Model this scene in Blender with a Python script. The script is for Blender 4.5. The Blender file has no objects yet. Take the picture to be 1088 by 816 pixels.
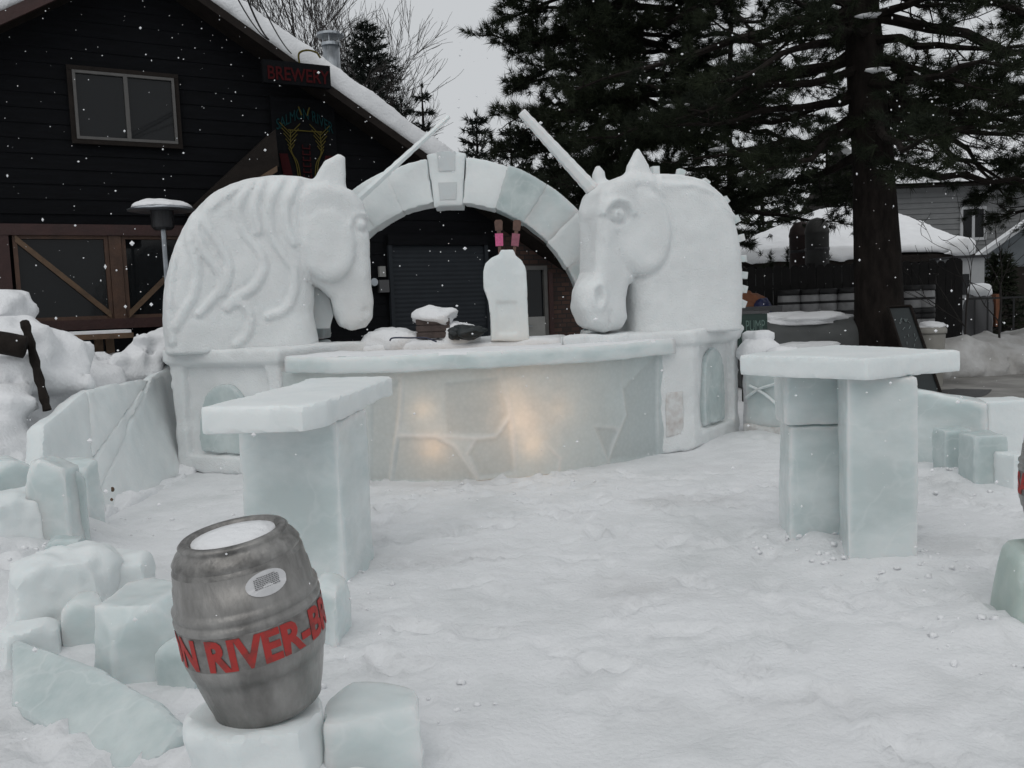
import bpy, bmesh, math, random
import numpy as np
from mathutils import Matrix, Vector
SC = bpy.context.scene
COL = SC.collection
# ------------------------------------------------------------------ camera
F = 940.0; TH = math.atan(83/940.); H = 1.5; RO = .038
_c, _s = math.cos(TH), math.sin(TH); _cr, _sr = math.cos(RO), math.sin(RO)
_f = np.array((0, _c, -_s)); _r = np.array((1., 0, 0)); _u = np.array((0, _s, _c))
CR = _r*_cr - _u*_sr; CU = _u*_cr + _r*_sr
cd = bpy.data.cameras.new('camera'); cam = bpy.data.objects.new('camera', cd); COL.objects.link(cam)
cd.sensor_width = 36; cd.lens = F/1088*36; cd.clip_start = .05; cd.clip_end = 2000
cam.matrix_world = Matrix(((CR[0], CU[0], -_f[0], 0), (CR[1], CU[1], -_f[1], 0), (CR[2], CU[2], -_f[2], H), (0, 0, 0, 1)))
SC.camera = cam
# ------------------------------------------------------------------ sky, sun, exposure
SUN_EL, SUN_AZ = math.radians(52), math.radians(196)
w = bpy.data.worlds.new('World'); SC.world = w; w.use_nodes = True
nt = w.node_tree; nt.nodes.clear()
sky = nt.nodes.new('ShaderNodeTexSky'); sky.sky_type = 'NISHITA'; sky.sun_disc = False
sky.sun_elevation = SUN_EL; sky.sun_rotation = SUN_AZ; sky.air_density = 1.5; sky.dust_density = 6; sky.ozone_density = 1
hs = nt.nodes.new('ShaderNodeHueSaturation'); hs.inputs['Saturation'].default_value = .12
mx = nt.nodes.new('ShaderNodeMix'); mx.data_type = 'RGBA'; mx.inputs['Factor'].default_value = .86
mx.inputs['B'].default_value = (5.4, 5.6, 5.8, 1)
bg = nt.nodes.new('ShaderNodeBackground'); bg.inputs['Strength'].default_value = .10
wo = nt.nodes.new('ShaderNodeOutputWorld')
nt.links.new(sky.outputs[0], hs.inputs['Color']); nt.links.new(hs.outputs[0], mx.inputs['A'])
wt = nt.nodes.new('ShaderNodeTexCoord'); wz = nt.nodes.new('ShaderNodeSeparateXYZ'); nt.links.new(wt.outputs['Generated'], wz.inputs[0])
wm = nt.nodes.new('ShaderNodeMapRange'); wm.inputs['From Min'].default_value = 0; wm.inputs['From Max'].default_value = 1; wm.inputs['To Min'].default_value = 1.05; wm.inputs['To Max'].default_value = 1.08   # overcast dome: brighter overhead
nt.links.new(wz.outputs['Z'], wm.inputs['Value'])
wv = nt.nodes.new('ShaderNodeVectorMath'); wv.operation = 'SCALE'; nt.links.new(mx.outputs['Result'], wv.inputs[0]); nt.links.new(wm.outputs[0], wv.inputs['Scale'])
nt.links.new(wv.outputs[0], bg.inputs[0]); nt.links.new(bg.outputs[0], wo.inputs[0])
sl = bpy.data.lights.new('sun', 'SUN'); sl.energy = .5; sl.angle = math.radians(60); sl.color = (1, .97, .93)
so = bpy.data.objects.new('sun', sl); COL.objects.link(so)
sd = Vector((math.sin(SUN_AZ)*math.cos(SUN_EL), math.cos(SUN_AZ)*math.cos(SUN_EL), math.sin(SUN_EL)))
so.rotation_euler = sd.to_track_quat('Z', 'Y').to_euler(); so.location = (0, 0, 40)
SC.view_settings.view_transform = 'Standard'; SC.view_settings.look = 'None'
SC.view_settings.exposure = .07; SC.view_settings.gamma = 1; SC.view_settings.use_curve_mapping = False
SC.cycles.use_denoising = True
SC.cycles.max_bounces = 8; SC.cycles.transparent_max_bounces = 12
SC.cycles.use_adaptive_sampling = True; SC.cycles.adaptive_threshold = .015
SC.cycles.sample_clamp_indirect = 4

# ------------------------------------------------------------------ projection helpers (pixel of the 1088x816 photo -> world)
def ray(px, py):
    return _f + (px-544)/F*CR + (408-py)/F*CU
def G(px, py, z=0.):
    r = ray(px, py); t = (z-H)/r[2]; return np.array((r[0]*t, r[1]*t, z))
def YP(px, py, y):
    r = ray(px, py); t = y/r[1]; return np.array((r[0]*t, y, H+r[2]*t))
P0 = np.array((-5.5, 11.75, 0)); FE = np.array((.868, .496, 0)); FN = np.array((.496, -.868, 0)); FZ = np.array((0, 0, 1.))
def FP(px, py, out=0.):                    # facade coordinates (s, z) of a pixel
    r = ray(px, py); t = ((P0+FN*out)-np.array((0, 0, H))).dot(FN)/r.dot(FN)
    p = np.array((0, 0, H))+r*t
    return (p-P0).dot(FE), p[2]
def FW(s, o, z): return P0+FE*s+FN*o+FZ*z

# ------------------------------------------------------------------ numpy noise
_rng = np.random.default_rng(7); _perm = _rng.permutation(256); _perm = np.concatenate([_perm]*3); _val = _rng.random(256)*2-1
def vnoise(P, seed=0):
    P = np.asarray(P, float)+seed*17.31; i = np.floor(P).astype(int); f = P-i; f = f*f*(3-2*f); i &= 255
    out = 0
    for a in (0, 1):
        wa = f[..., 0] if a else 1-f[..., 0]
        for b in (0, 1):
            wb = f[..., 1] if b else 1-f[..., 1]
            for c in (0, 1):
                wc = f[..., 2] if c else 1-f[..., 2]
                h = _perm[_perm[_perm[i[..., 0]+a]+((i[..., 1]+b) & 255)]+((i[..., 2]+c) & 255)]
                out = out+wa*wb*wc*_val[h]
    return out
def fbm(P, seed=0, o=3):
    P = np.asarray(P, float); s = 0; a = 1
    for k in range(o):
        s = s+a*vnoise(P*2**k, seed+k); a *= .5
    return s
def smin(a, b, k):
    h = np.clip(.5+.5*(b-a)/k, 0, 1); return b*(1-h)+a*h-k*h*(1-h)
def smax(a, b, k): return -smin(-a, -b, k)
def sd_poly(px, py, V):                    # exact 2D polygon distance, vectorised
    V = np.asarray(V, float); n = len(V); d = (px-V[0, 0])**2+(py-V[0, 1])**2; s = np.ones_like(px)
    for i in range(n):
        j = (i-1) % n
        ex, ey = V[j]-V[i]; wx, wy = px-V[i, 0], py-V[i, 1]
        t = np.clip((wx*ex+wy*ey)/(ex*ex+ey*ey), 0, 1)
        bx, by = wx-ex*t, wy-ey*t
        d = np.minimum(d, bx*bx+by*by)
        c1 = py >= V[i, 1]; c2 = py < V[j, 1]; c3 = ex*wy > ey*wx
        s = np.where((c1 & c2 & c3) | (~c1 & ~c2 & ~c3), -s, s)
    return s*np.sqrt(d)
def sd_line(px, py, V):
    d = 1e9
    for (a, b), (c, e) in zip(V[:-1], V[1:]):
        ex, ey = c-a, e-b; t = np.clip(((px-a)*ex+(py-b)*ey)/(ex*ex+ey*ey+1e-12), 0, 1)
        d = np.minimum(d, np.hypot(px-a-ex*t, py-b-ey*t))
    return d
def smooth_path(pts, n=8):
    pts = [np.asarray(p, float) for p in pts]; P = [2*pts[0]-pts[1]]+pts+[2*pts[-1]-pts[-2]]; out = []
    for i in range(1, len(P)-2):
        for k in range(n):
            t = k/n; a, b, c, d = P[i-1:i+3]
            out.append(.5*((2*b)+(c-a)*t+(2*a-5*b+4*c-d)*t*t+(-a+3*b-3*c+d)*t**3))
    out.append(pts[-1]); return np.array(out)
def ext(d2, dz, r):                        # rounded extrusion
    a, b = d2+r, dz+r
    return np.minimum(np.maximum(a, b), 0)+np.hypot(np.maximum(a, 0), np.maximum(b, 0))-r
def nets(fn, lo, hi, h):                   # surface nets
    lo = np.asarray(lo, float)-2*h; hi = np.asarray(hi, float)+2*h
    n = np.ceil((hi-lo)/h).astype(int)+1
    ax = [lo[k]+h*np.arange(n[k]) for k in range(3)]
    X, Y, Z = np.meshgrid(*ax, indexing='ij'); D = fn(X, Y, Z)
    D = D.copy()
    for k in range(3):
        sl_ = [slice(None)]*3; sl_[k] = 0; D[tuple(sl_)] = np.maximum(D[tuple(sl_)], h*.5); sl_[k] = -1; D[tuple(sl_)] = np.maximum(D[tuple(sl_)], h*.5)
    S = D < 0; cs = tuple(n-1); acc = np.zeros(cs+(3,)); cnt = np.zeros(cs)
    def cut(A, c): return A[c[0]:c[0]+cs[0], c[1]:c[1]+cs[1], c[2]:c[2]+cs[2]]
    for axn in range(3):
        o = [k for k in range(3) if k != axn]
        for p in (0, 1):
            for q in (0, 1):
                a = [0, 0, 0]; a[o[0]] = p; a[o[1]] = q; b = list(a); b[axn] = 1
                fa, fb = cut(D, a), cut(D, b); m = (fa < 0) != (fb < 0)
                t = np.where(m, fa/np.where(m, fa-fb, 1), 0)
                for k in range(3): acc[..., k] += m*(a[k]+((b[k]-a[k])*t))
                cnt += m
    act = cnt > 0; idx = np.full(cs, -1); idx[act] = np.arange(act.sum())
    V = (acc[act]/cnt[act][:, None]+np.argwhere(act))*h+lo
    Fq = []
    for axn in range(3):
        o = [(axn+1) % 3, (axn+2) % 3]
        sa = [slice(None)]*3; sa[axn] = slice(0, -1); sb = [slice(None)]*3; sb[axn] = slice(1, None)
        ch = S[tuple(sa)] != S[tuple(sb)]
        e = np.argwhere(ch); e = e[(e[:, o[0]] > 0) & (e[:, o[1]] > 0) & (e[:, o[0]] < cs[o[0]]) & (e[:, o[1]] < cs[o[1]])]
        if not len(e): continue
        q = []
        for du, dv in ((-1, -1), (0, -1), (0, 0), (-1, 0)):
            c = e.copy(); c[:, o[0]] += du; c[:, o[1]] += dv; q.append(idx[c[:, 0], c[:, 1], c[:, 2]])
        q = np.array(q).T; ins = S[tuple(sa)][e[:, 0], e[:, 1], e[:, 2]]
        q[~ins] = q[~ins][:, ::-1]; Fq.append(q)
    return V, np.concatenate(Fq)

# ------------------------------------------------------------------ materials
def mat(name, col, rough=.6, var=0., scale=4., col2=None, bump=0., bscale=20., metal=0., sss=0., srad=.05, spec=.5, emit=0., trans=0., coat=0., frost=None, detail=6., bd=.02, stretch=None, mid=(.35, .65), crack=0.):
    m = bpy.data.materials.new(name); m.use_nodes = True; t = m.node_tree; N = t.nodes; L = t.links
    b = N['Principled BSDF']; c4 = tuple(col)+(1,)
    b.inputs['Base Color'].default_value = c4; b.inputs['Roughness'].default_value = rough; b.inputs['Metallic'].default_value = metal
    b.inputs['Specular IOR Level'].default_value = spec
    if sss:
        b.inputs['Subsurface Weight'].default_value = sss; b.inputs['Subsurface Radius'].default_value = (.7, 1, 1.05); b.inputs['Subsurface Scale'].default_value = srad
    if trans: b.inputs['Transmission Weight'].default_value = trans; b.inputs['IOR'].default_value = 1.31
    if coat: b.inputs['Coat Weight'].default_value = coat; b.inputs['Coat Roughness'].default_value = .25
    tc = N.new('ShaderNodeTexCoord'); vec = tc.outputs['Object']
    if stretch:
        mp = N.new('ShaderNodeMapping'); mp.inputs['Scale'].default_value = stretch; L.new(vec, mp.inputs['Vector']); vec = mp.outputs[0]
    out = None
    if col2 is not None or var:
        nz = N.new('ShaderNodeTexNoise'); nz.inputs['Scale'].default_value = scale; nz.inputs['Detail'].default_value = detail; nz.inputs['Roughness'].default_value = .6
        L.new(vec, nz.inputs['Vector'])
        cr = N.new('ShaderNodeValToRGB'); cr.color_ramp.elements[0].position, cr.color_ramp.elements[1].position = mid
        c2 = col2 if col2 is not None else tuple(x*(1-var) for x in col)
        cr.color_ramp.elements[0].color = tuple(c2)+(1,); cr.color_ramp.elements[1].color = c4
        L.new(nz.outputs['Fac'], cr.inputs['Fac']); out = cr.outputs['Color']
    if crack:
        n3 = N.new('ShaderNodeTexNoise'); n3.inputs['Scale'].default_value = 2.5; n3.inputs['Detail'].default_value = 4; L.new(tc.outputs['Object'], n3.inputs['Vector'])
        vm = N.new('ShaderNodeVectorMath'); vm.operation = 'MULTIPLY_ADD'; vm.inputs[1].default_value = (.5, .5, .5); L.new(n3.outputs['Color'], vm.inputs[0]); L.new(tc.outputs['Object'], vm.inputs[2])
        v3 = N.new('ShaderNodeTexVoronoi'); v3.feature = 'DISTANCE_TO_EDGE'; v3.inputs['Scale'].default_value = 1.7; L.new(vm.outputs[0], v3.inputs['Vector'])
        c3 = N.new('ShaderNodeMapRange'); c3.inputs['From Min'].default_value = 0; c3.inputs['From Max'].default_value = .022; c3.inputs['To Min'].default_value = crack; c3.inputs['To Max'].default_value = 0; L.new(v3.outputs['Distance'], c3.inputs['Value'])
        m3 = N.new('ShaderNodeMix'); m3.data_type = 'RGBA'; L.new(c3.outputs[0], m3.inputs['Factor']); L.new(out, m3.inputs['A']); m3.inputs['B'].default_value = (.9, .92, .92, 1); out = m3.outputs['Result']
    if frost is not None:
        ge = N.new('ShaderNodeNewGeometry'); fr = N.new('ShaderNodeValToRGB'); fr.color_ramp.elements[0].position = .51; fr.color_ramp.elements[1].position = .6
        L.new(ge.outputs['Pointiness'], fr.inputs['Fac'])
        fm = N.new('ShaderNodeMix'); fm.data_type = 'RGBA'; L.new(fr.outputs['Color'], fm.inputs['Factor'])
        if out is not None: L.new(out, fm.inputs['A'])
        else: fm.inputs['A'].default_value = c4
        fm.inputs['B'].default_value = tuple(frost)+(1,); out = fm.outputs['Result']
    if out is not None:
        L.new(out, b.inputs['Base Color'])
    if bump:
        nb = N.new('ShaderNodeTexNoise'); nb.inputs['Scale'].default_value = bscale; nb.inputs['Detail'].default_value = 8; L.new(vec, nb.inputs['Vector'])
        bp = N.new('ShaderNodeBump'); bp.inputs['Strength'].default_value = bump; bp.inputs['Distance'].default_value = bd
        L.new(nb.outputs['Fac'], bp.inputs['Height']); L.new(bp.outputs[0], b.inputs['Normal'])
    if emit:
        b.inputs['Emission Color'].default_value = c4; b.inputs['Emission Strength'].default_value = emit
    return m
M = {}
M['snow'] = mat('snow', (.80, .81, .825), .75, .06, 3, bump=.5, bscale=35, spec=.25)
M['carved'] = mat('carved_snow', (.775, .797, .80), .7, .10, 2.2, bump=.5, bscale=70, spec=.2, sss=.2, srad=.03)
M['ground'] = mat('trodden_snow', (.72, .732, .745), .7, 0, 1.3, col2=(.61, .627, .635), bump=.45, bscale=34, bd=.02, spec=.3, detail=9, mid=(.3, .52))
M['dirty'] = mat('dirty_snow', (.58, .58, .575), .8, 0, 2.5, col2=(.40, .39, .375), bump=.7, bscale=14)
M['road'] = mat('slushy_asphalt', (.34, .33, .31), .6, 0, 1.2, col2=(.15, .145, .135), bump=.5, bscale=8)
M['darkroad'] = mat('dark_asphalt', (.012, .012, .013), .5, .4, 3, bump=.3, bscale=20)
M['ice'] = mat('cloudy_ice', (.80, .845, .845), .25, 0, 1.5, col2=(.62, .69, .69), bump=.10, bscale=9, sss=.6, srad=.14, spec=.5, crack=.2, trans=.17, stretch=(1, 1, 1.8), mid=(.38, .6), frost=(.87, .89, .89))
M['icewhite'] = mat('frosted_ice', (.785, .815, .815), .5, 0, 2, col2=(.69, .735, .74), bump=.2, bscale=25, sss=.25, srad=.06, spec=.3)
M['iceblue'] = mat('blue_ice', (.67, .74, .735), .25, 0, 4, col2=(.50, .585, .585), bump=.25, bscale=16, crack=.2, trans=.17, sss=.3, srad=.07, spec=.4, frost=(.70, .74, .75))
M['icegreen'] = mat('greenish_ice', (.47, .55, .50), .38, 0, 4, col2=(.38, .46, .43), bump=.2, bscale=14, sss=.6, srad=.12, spec=.4, frost=(.75, .8, .79))
M['dirtyice'] = mat('stained_ice', (.66, .67, .665), .6, 0, 9, col2=(.48, .44, .42), bump=.3, bscale=25, mid=(.3, .6))
M['siding'] = mat('black_siding', (.0045, .005, .0065), .8, .4, 3, bump=.3, bscale=30, stretch=(1, 1, 8), spec=.12)
M['darkwood'] = mat('dark_wood', (.016, .012, .010), .8, spec=.2, var=.4, scale=6, bump=.3, bscale=30)
M['redwood'] = mat('red_stained_wood', (.035, .010, .008), .6, .35, 5, bump=.3, bscale=25)
M['timber'] = mat('brown_timber', (.075, .036, .02), .6, .4, 5, bump=.3, bscale=25)
M['palewood'] = mat('weathered_timber', (.115, .068, .036), .65, .4, 6, bump=.3, bscale=25)
M['brick'] = None
M['glass'] = mat('dark_window_glass', (.008, .009, .010), .05, spec=.28)
M['frame'] = mat('grey_window_frame', (.085, .082, .078), .5, .2, 8)
M['shutter'] = mat('grey_roll_door', (.019, .023, .028), .6, .15, 4, spec=.2)
M['metal'] = mat('galvanised_metal', (.42, .45, .48), .35, .3, 8, metal=.9)
M['darkmetal'] = mat('dark_metal', (.03, .03, .033), .45, .3, 8, metal=.3)
M['keg'] = mat('scuffed_steel', (.36, .352, .34), .42, 0, 9, col2=(.17, .165, .158), bump=.25, bscale=40, metal=.6, stretch=(1, 1, .35), mid=(.36, .72))
M['kegtop'] = mat('dark_scuffed_steel', (.32, .312, .30), .45, 0, 12, col2=(.12, .117, .112), bump=.25, bscale=40, metal=.8)
M['kegband'] = mat('bare_steel_band', (.30, .29, .28), .5, 0, 14, col2=(.16, .152, .145), bump=.2, bscale=50, metal=.75)
M['red'] = mat('red_paint', (.36, .026, .022), .65, 0, 26, col2=(.13, .035, .03), mid=(.25, .5))
M['sticker'] = mat('white_sticker', (.60, .60, .61), .5, .1, 20)
M['ink'] = mat('grey_print', (.16, .16, .165), .6)
M['bark'] = mat('pine_bark', (.020, .016, .014), .9, .6, 9, spec=.15, bump=1., bscale=14, stretch=(1, 1, .35))
M['twig'] = mat('grey_twig', (.03, .026, .024), .9, .3, 5)
M['needle'] = mat('pine_needles', (.022, .029, .014), .8, 0, 1.2, col2=(.009, .013, .008), spec=.2)
M['needle2'] = mat('spruce_needles', (.026, .033, .027), .8, 0, 1., col2=(.013, .018, .015), spec=.2)
M['fence'] = mat('dark_fence_boards', (.008, .007, .007), .85, .4, 4, bump=.3, bscale=20)
M['greykeg'] = mat('dull_grey_steel', (.32, .32, .325), .5, .3, 6, metal=.1)
M['black'] = mat('black_rubber', (.008, .008, .009), .6)
M['tarp'] = mat('grey_tarp', (.075, .08, .08), .6, .25, 2.5, bump=.4, bscale=6)
M['board'] = mat('green_chalkboard', (.008, .016, .018), .5, .4, 6)
M['chalk'] = mat('chalk', (.16, .19, .19), .9)
M['sign'] = mat('dark_green_sign', (.008, .028, .022), .5)
M['signtext'] = mat('pale_green_paint', (.10, .16, .14), .7)
M['beige'] = mat('beige_plastic', (.28, .27, .245), .5, .15, 5)
M['grayhouse'] = mat('grey_siding', (.175, .18, .182), .8, .12, 3)
M['bluehouse'] = mat('blue_grey_siding', (.105, .118, .128), .8, .12, 3)
M['whitepaint'] = mat('white_paint', (.40, .41, .42), .6, .1, 4)
M['orange'] = mat('orange_brown_canvas', (.20, .075, .035), .8, .3, 5)
M['blue'] = mat('dark_blue_tarp', (.012, .018, .075), .6, .3, 5)
M['pink'] = mat('pink_card', (.60, .11, .26), .5, .25, 40)
M['mauve'] = mat('mauve_card', (.28, .09, .13), .5, .25, 40)
M['brown'] = mat('varnished_brown_wood', (.115, .06, .045), .5, .3, 20)
M['teal'] = mat('teal_neon_tube', (.005, .032, .035), .7, spec=.1)
M['yellow'] = mat('yellow_neon_tube', (.085, .07, .018), .7, spec=.1)
M['reddim'] = mat('dim_red_neon', (.035, .006, .007), .8, spec=.1)
M['signred'] = mat('dull_red_paint', (.042, .005, .006), .8, spec=.1)
M['bulb'] = mat('warm_bulb', (1, .62, .30), .5, emit=9)
M['plaster'] = mat('pale_panel', (.24, .24, .23), .7, .15, 5)
M['greybox'] = mat('grey_enclosure', (.06, .06, .063), .5)
M['crate'] = mat('old_crate_wood', (.075, .055, .05), .8, .4, 12)
M['bag'] = mat('dark_bag', (.014, .02, .022), .55, .4, 8)
M['cord'] = mat('dark_blue_cable', (.015, .02, .05), .5)
M['redtank'] = mat('red_brown_tank', (.03, .015, .014), .7, .4, 4)
M['greytank'] = mat('weathered_grey_tank', (.05, .05, .048), .7, .35, 4)
def brick_mat():
    m = mat('brown_brick', (.07, .04, .03), .85); t = m.node_tree; N = t.nodes; L = t.links
    tc = N.new('ShaderNodeTexCoord'); mp = N.new('ShaderNodeMapping'); mp.inputs['Rotation'].default_value = (math.pi/2, 0, 0)
    br = N.new('ShaderNodeTexBrick'); br.inputs['Scale'].default_value = 3.2; br.inputs['Color1'].default_value = (.075, .038, .028, 1); br.inputs['Color2'].default_value = (.03, .018, .015, 1); br.inputs['Mortar'].default_value = (.02, .018, .017, 1); br.inputs['Mortar Size'].default_value = .03
    L.new(tc.outputs['Object'], mp.inputs[0]); L.new(mp.outputs[0], br.inputs['Vector']); L.new(br.outputs['Color'], N['Principled BSDF'].inputs['Base Color'])
    return m
M['brick'] = brick_mat()
def bar_ice(name, col, tl, rf):
    m = bpy.data.materials.new(name); m.use_nodes = True; t = m.node_tree; N = t.nodes; L = t.links
    b = N['Principled BSDF']; b.inputs['Roughness'].default_value = .4; b.inputs['Specular IOR Level'].default_value = .4
    tc = N.new('ShaderNodeTexCoord'); nz = N.new('ShaderNodeTexNoise'); nz.inputs['Scale'].default_value = 3; nz.inputs['Detail'].default_value = 5
    L.new(tc.outputs['Object'], nz.inputs['Vector'])
    cr = N.new('ShaderNodeValToRGB'); cr.color_ramp.elements[0].position = .3; cr.color_ramp.elements[1].position = .7
    cr.color_ramp.elements[0].color = tuple(x*.88 for x in col)+(1,); cr.color_ramp.elements[1].color = tuple(col)+(1,)
    L.new(nz.outputs['Fac'], cr.inputs['Fac'])
    at_ = N.new('ShaderNodeAttribute'); at_.attribute_name = 'frost'; fm = N.new('ShaderNodeMix'); fm.data_type = 'RGBA'; fm.inputs['B'].default_value = (.80, .82, .82, 1)
    ad = N.new('ShaderNodeAttribute'); ad.attribute_name = 'clear'; dm = N.new('ShaderNodeMix'); dm.data_type = 'RGBA'; dm.inputs['B'].default_value = tuple(x*.80 for x in col)+(1,)
    L.new(ad.outputs['Fac'], dm.inputs['Factor']); L.new(cr.outputs[0], dm.inputs['A'])
    L.new(at_.outputs['Fac'], fm.inputs['Factor']); L.new(dm.outputs['Result'], fm.inputs['A']); L.new(fm.outputs['Result'], b.inputs['Base Color'])
    vo = N.new('ShaderNodeTexVoronoi'); vo.inputs['Scale'].default_value = 26; L.new(tc.outputs['Object'], vo.inputs['Vector'])
    vr = N.new('ShaderNodeValToRGB'); vr.color_ramp.elements[0].position = 0; vr.color_ramp.elements[1].position = .75; vr.color_ramp.elements[0].color = (1, 1, 1, 1); vr.color_ramp.elements[1].color = (.88, .89, .88, 1)
    L.new(vo.outputs['Distance'], vr.inputs['Fac'])
    tr = N.new('ShaderNodeBsdfTranslucent'); L.new(vr.outputs[0], tr.inputs['Color'])
    tp = N.new('ShaderNodeBsdfTransparent'); tp.inputs['Color'].default_value = (.8, .9, .88, 1)
    n2 = N.new('ShaderNodeTexNoise'); n2.inputs['Scale'].default_value = 28; n2.inputs['Detail'].default_value = 4; L.new(tc.outputs['Object'], n2.inputs['Vector'])
    c2 = N.new('ShaderNodeMapRange'); c2.inputs['From Min'].default_value = .48; c2.inputs['From Max'].default_value = .72; c2.inputs['To Min'].default_value = 0; c2.inputs['To Max'].default_value = rf
    L.new(n2.outputs['Fac'], c2.inputs['Value'])
    m1 = N.new('ShaderNodeMixShader'); m1.inputs[0].default_value = tl; L.new(b.outputs[0], m1.inputs[1]); L.new(tr.outputs[0], m1.inputs[2])
    m2 = N.new('ShaderNodeMixShader'); L.new(c2.outputs[0], m2.inputs[0]); L.new(m1.outputs[0], m2.inputs[1]); L.new(tp.outputs[0], m2.inputs[2])
    bp = N.new('ShaderNodeBump'); bp.inputs['Strength'].default_value = .25; bp.inputs['Distance'].default_value = .02; L.new(nz.outputs['Fac'], bp.inputs['Height']); L.new(bp.outputs[0], b.inputs['Normal'])
    L.new(m2.outputs[0], N['Material Output'].inputs['Surface'])
    return m
M['bar1'] = bar_ice('translucent_bar_ice', (.66, .75, .76), .42, .0)
M['bar2'] = M['bar1']

# ------------------------------------------------------------------ mesh builder
OFF = {}
class MB:
    def __init__(s): s.v = []; s.f = []; s.m = []; s.n = 0
    def add(s, V, Fs, mi=0):
        V = np.asarray(V, float); s.v.append(V)
        for f in Fs: s.f.append([int(i)+s.n for i in f]); s.m.append(mi)
        s.n += len(V); return s
    def box(s, x0, x1, y0, y1, z0, z1, mi=0, fr=None):
        V = np.array([(x, y, z) for z in (z0, z1) for y in (y0, y1) for x in (x0, x1)], float)
        if fr: V = np.array([fr(*p) for p in V])
        q = [(0, 2, 3, 1), (4, 5, 7, 6), (0, 1, 5, 4), (2, 6, 7, 3), (0, 4, 6, 2), (1, 3, 7, 5)]
        return s.add(V, q, mi)
    def fbox(s, s0, s1, o0, o1, z0, z1, mi=0): return s.box(s0, s1, o0, o1, z0, z1, mi, FW)
    def prism(s, pts, vec, mi=0):            # 3D polygon extruded along vec
        P = np.asarray(pts, float); n = len(P); V = np.vstack([P, P+np.asarray(vec, float)])
        return s.add(V, [list(range(n))[::-1], list(range(n, 2*n))]+[(i, (i+1) % n, n+(i+1) % n, n+i) for i in range(n)], mi)
    def tube(s, pts, rad, k=8, mi=0, cap=True):
        P = np.asarray(pts, float); n = len(P); R = np.broadcast_to(np.asarray(rad, float), (n,))
        T = np.gradient(P, axis=0); T /= np.linalg.norm(T, axis=1)[:, None]+1e-9
        up = np.array((0, 0, 1.)) if abs(T[0][2]) < .9 else np.array((1., 0, 0))
        V = []
        for i in range(n):
            a = np.cross(T[i], up); a /= np.linalg.norm(a)+1e-9; b = np.cross(T[i], a)
            up = -b if False else up
            for j in range(k):
                t = 2*math.pi*j/k; V.append(P[i]+R[i]*(math.cos(t)*a+math.sin(t)*b))
        Fs = [(i*k+j, i*k+(j+1) % k, (i+1)*k+(j+1) % k, (i+1)*k+j) for i in range(n-1) for j in range(k)]
        if cap: Fs += [list(range(k))[::-1], list(range((n-1)*k, n*k))]
        return s.add(V, Fs, mi)
    def lathe(s, prof, k=32, c=(0, 0, 0), mi=0):
        prof = np.asarray(prof, float); n = len(prof); V = []
        for r, z in prof:
            for j in range(k):
                t = 2*math.pi*j/k; V.append((c[0]+r*math.cos(t), c[1]+r*math.sin(t), c[2]+z))
        Fs = [(i*k+j, i*k+(j+1) % k, (i+1)*k+(j+1) % k, (i+1)*k+j) for i in range(n-1) for j in range(k)]
        if prof[0][0] > 1e-4: Fs.append(list(range(k))[::-1])
        if prof[-1][0] > 1e-4: Fs.append(list(range((n-1)*k, n*k)))
        return s.add(V, Fs, mi)
    def blob(s, c, r, seed=0, amp=.15, k=14, mi=0):
        V = []
        for i in range(k+1):
            th = math.pi*i/k
            for j in range(2*k):
                ph = math.pi*j/k; V.append((math.sin(th)*math.cos(ph), math.sin(th)*math.sin(ph), math.cos(th)))
        V = np.array(V); V = V*(1+amp*fbm(V*1.7, seed)[:, None])*np.asarray(r)+np.asarray(c)
        m = 2*k
        return s.add(V, [(i*m+j, (i+1)*m+j, (i+1)*m+(j+1) % m, i*m+(j+1) % m) for i in range(k) for j in range(m)], mi)
    def net(s, fn, lo, hi, h, mi=0):
        V, Q = nets(fn, lo, hi, h); return s.add(V, Q, mi)
    def build(s, name, mats, parent=None, smooth=False, off=None, sharp=None):
        V = np.concatenate(s.v); o_ = np.zeros(3)
        if parent is not None: o_ = OFF.get(parent.name, o_)
        elif off is not None: o_ = np.asarray(off, float)
        V = V-o_
        me = bpy.data.meshes.new(name); me.from_pydata(V.tolist(), [], s.f)
        for m in (mats if isinstance(mats, (list, tuple)) else [mats]): me.materials.append(M[m] if isinstance(m, str) else m)
        me.polygons.foreach_set('material_index', s.m)
        if smooth: me.polygons.foreach_set('use_smooth', [True]*len(me.polygons))
        me.update()
        if smooth and (sharp or (isinstance(mats, str) and mats.startswith('ice'))): me.set_sharp_from_angle(angle=math.radians(sharp or 27))
        ob = bpy.data.objects.new(name, me); COL.objects.link(ob)
        if parent is not None: ob.parent = parent; OFF[ob.name] = o_
        elif off is not None: ob.location = o_; OFF[ob.name] = o_
        return ob
def tag(o, label, cat, group=None):
    o['label'] = label; o['category'] = cat
    if group: o['group'] = group
    return o
def thing(name, label, cat, loc=(0, 0, 0), group=None):
    o = bpy.data.objects.new(name, None); COL.objects.link(o); o.location = loc; o.empty_display_size = .1
    OFF[o.name] = np.asarray(loc, float); return tag(o, label, cat, group)
def solo(name, mb, mats, label, cat, group=None, smooth=False):
    V = np.concatenate(mb.v); lo, hi = V.min(0), V.max(0)
    return tag(mb.build(name, mats, None, smooth, off=((lo[0]+hi[0])/2, (lo[1]+hi[1])/2, lo[2])), label, cat, group)
def struct(name, mb, mats, smooth=False):
    o = mb.build(name, mats, None, smooth); o['kind'] = 'structure'; return o
def dup(o, parent=None):
    c = o.copy(); COL.objects.link(c); c.parent = parent
    for ch in list(o.children): dup(ch, c)
    return c
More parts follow.
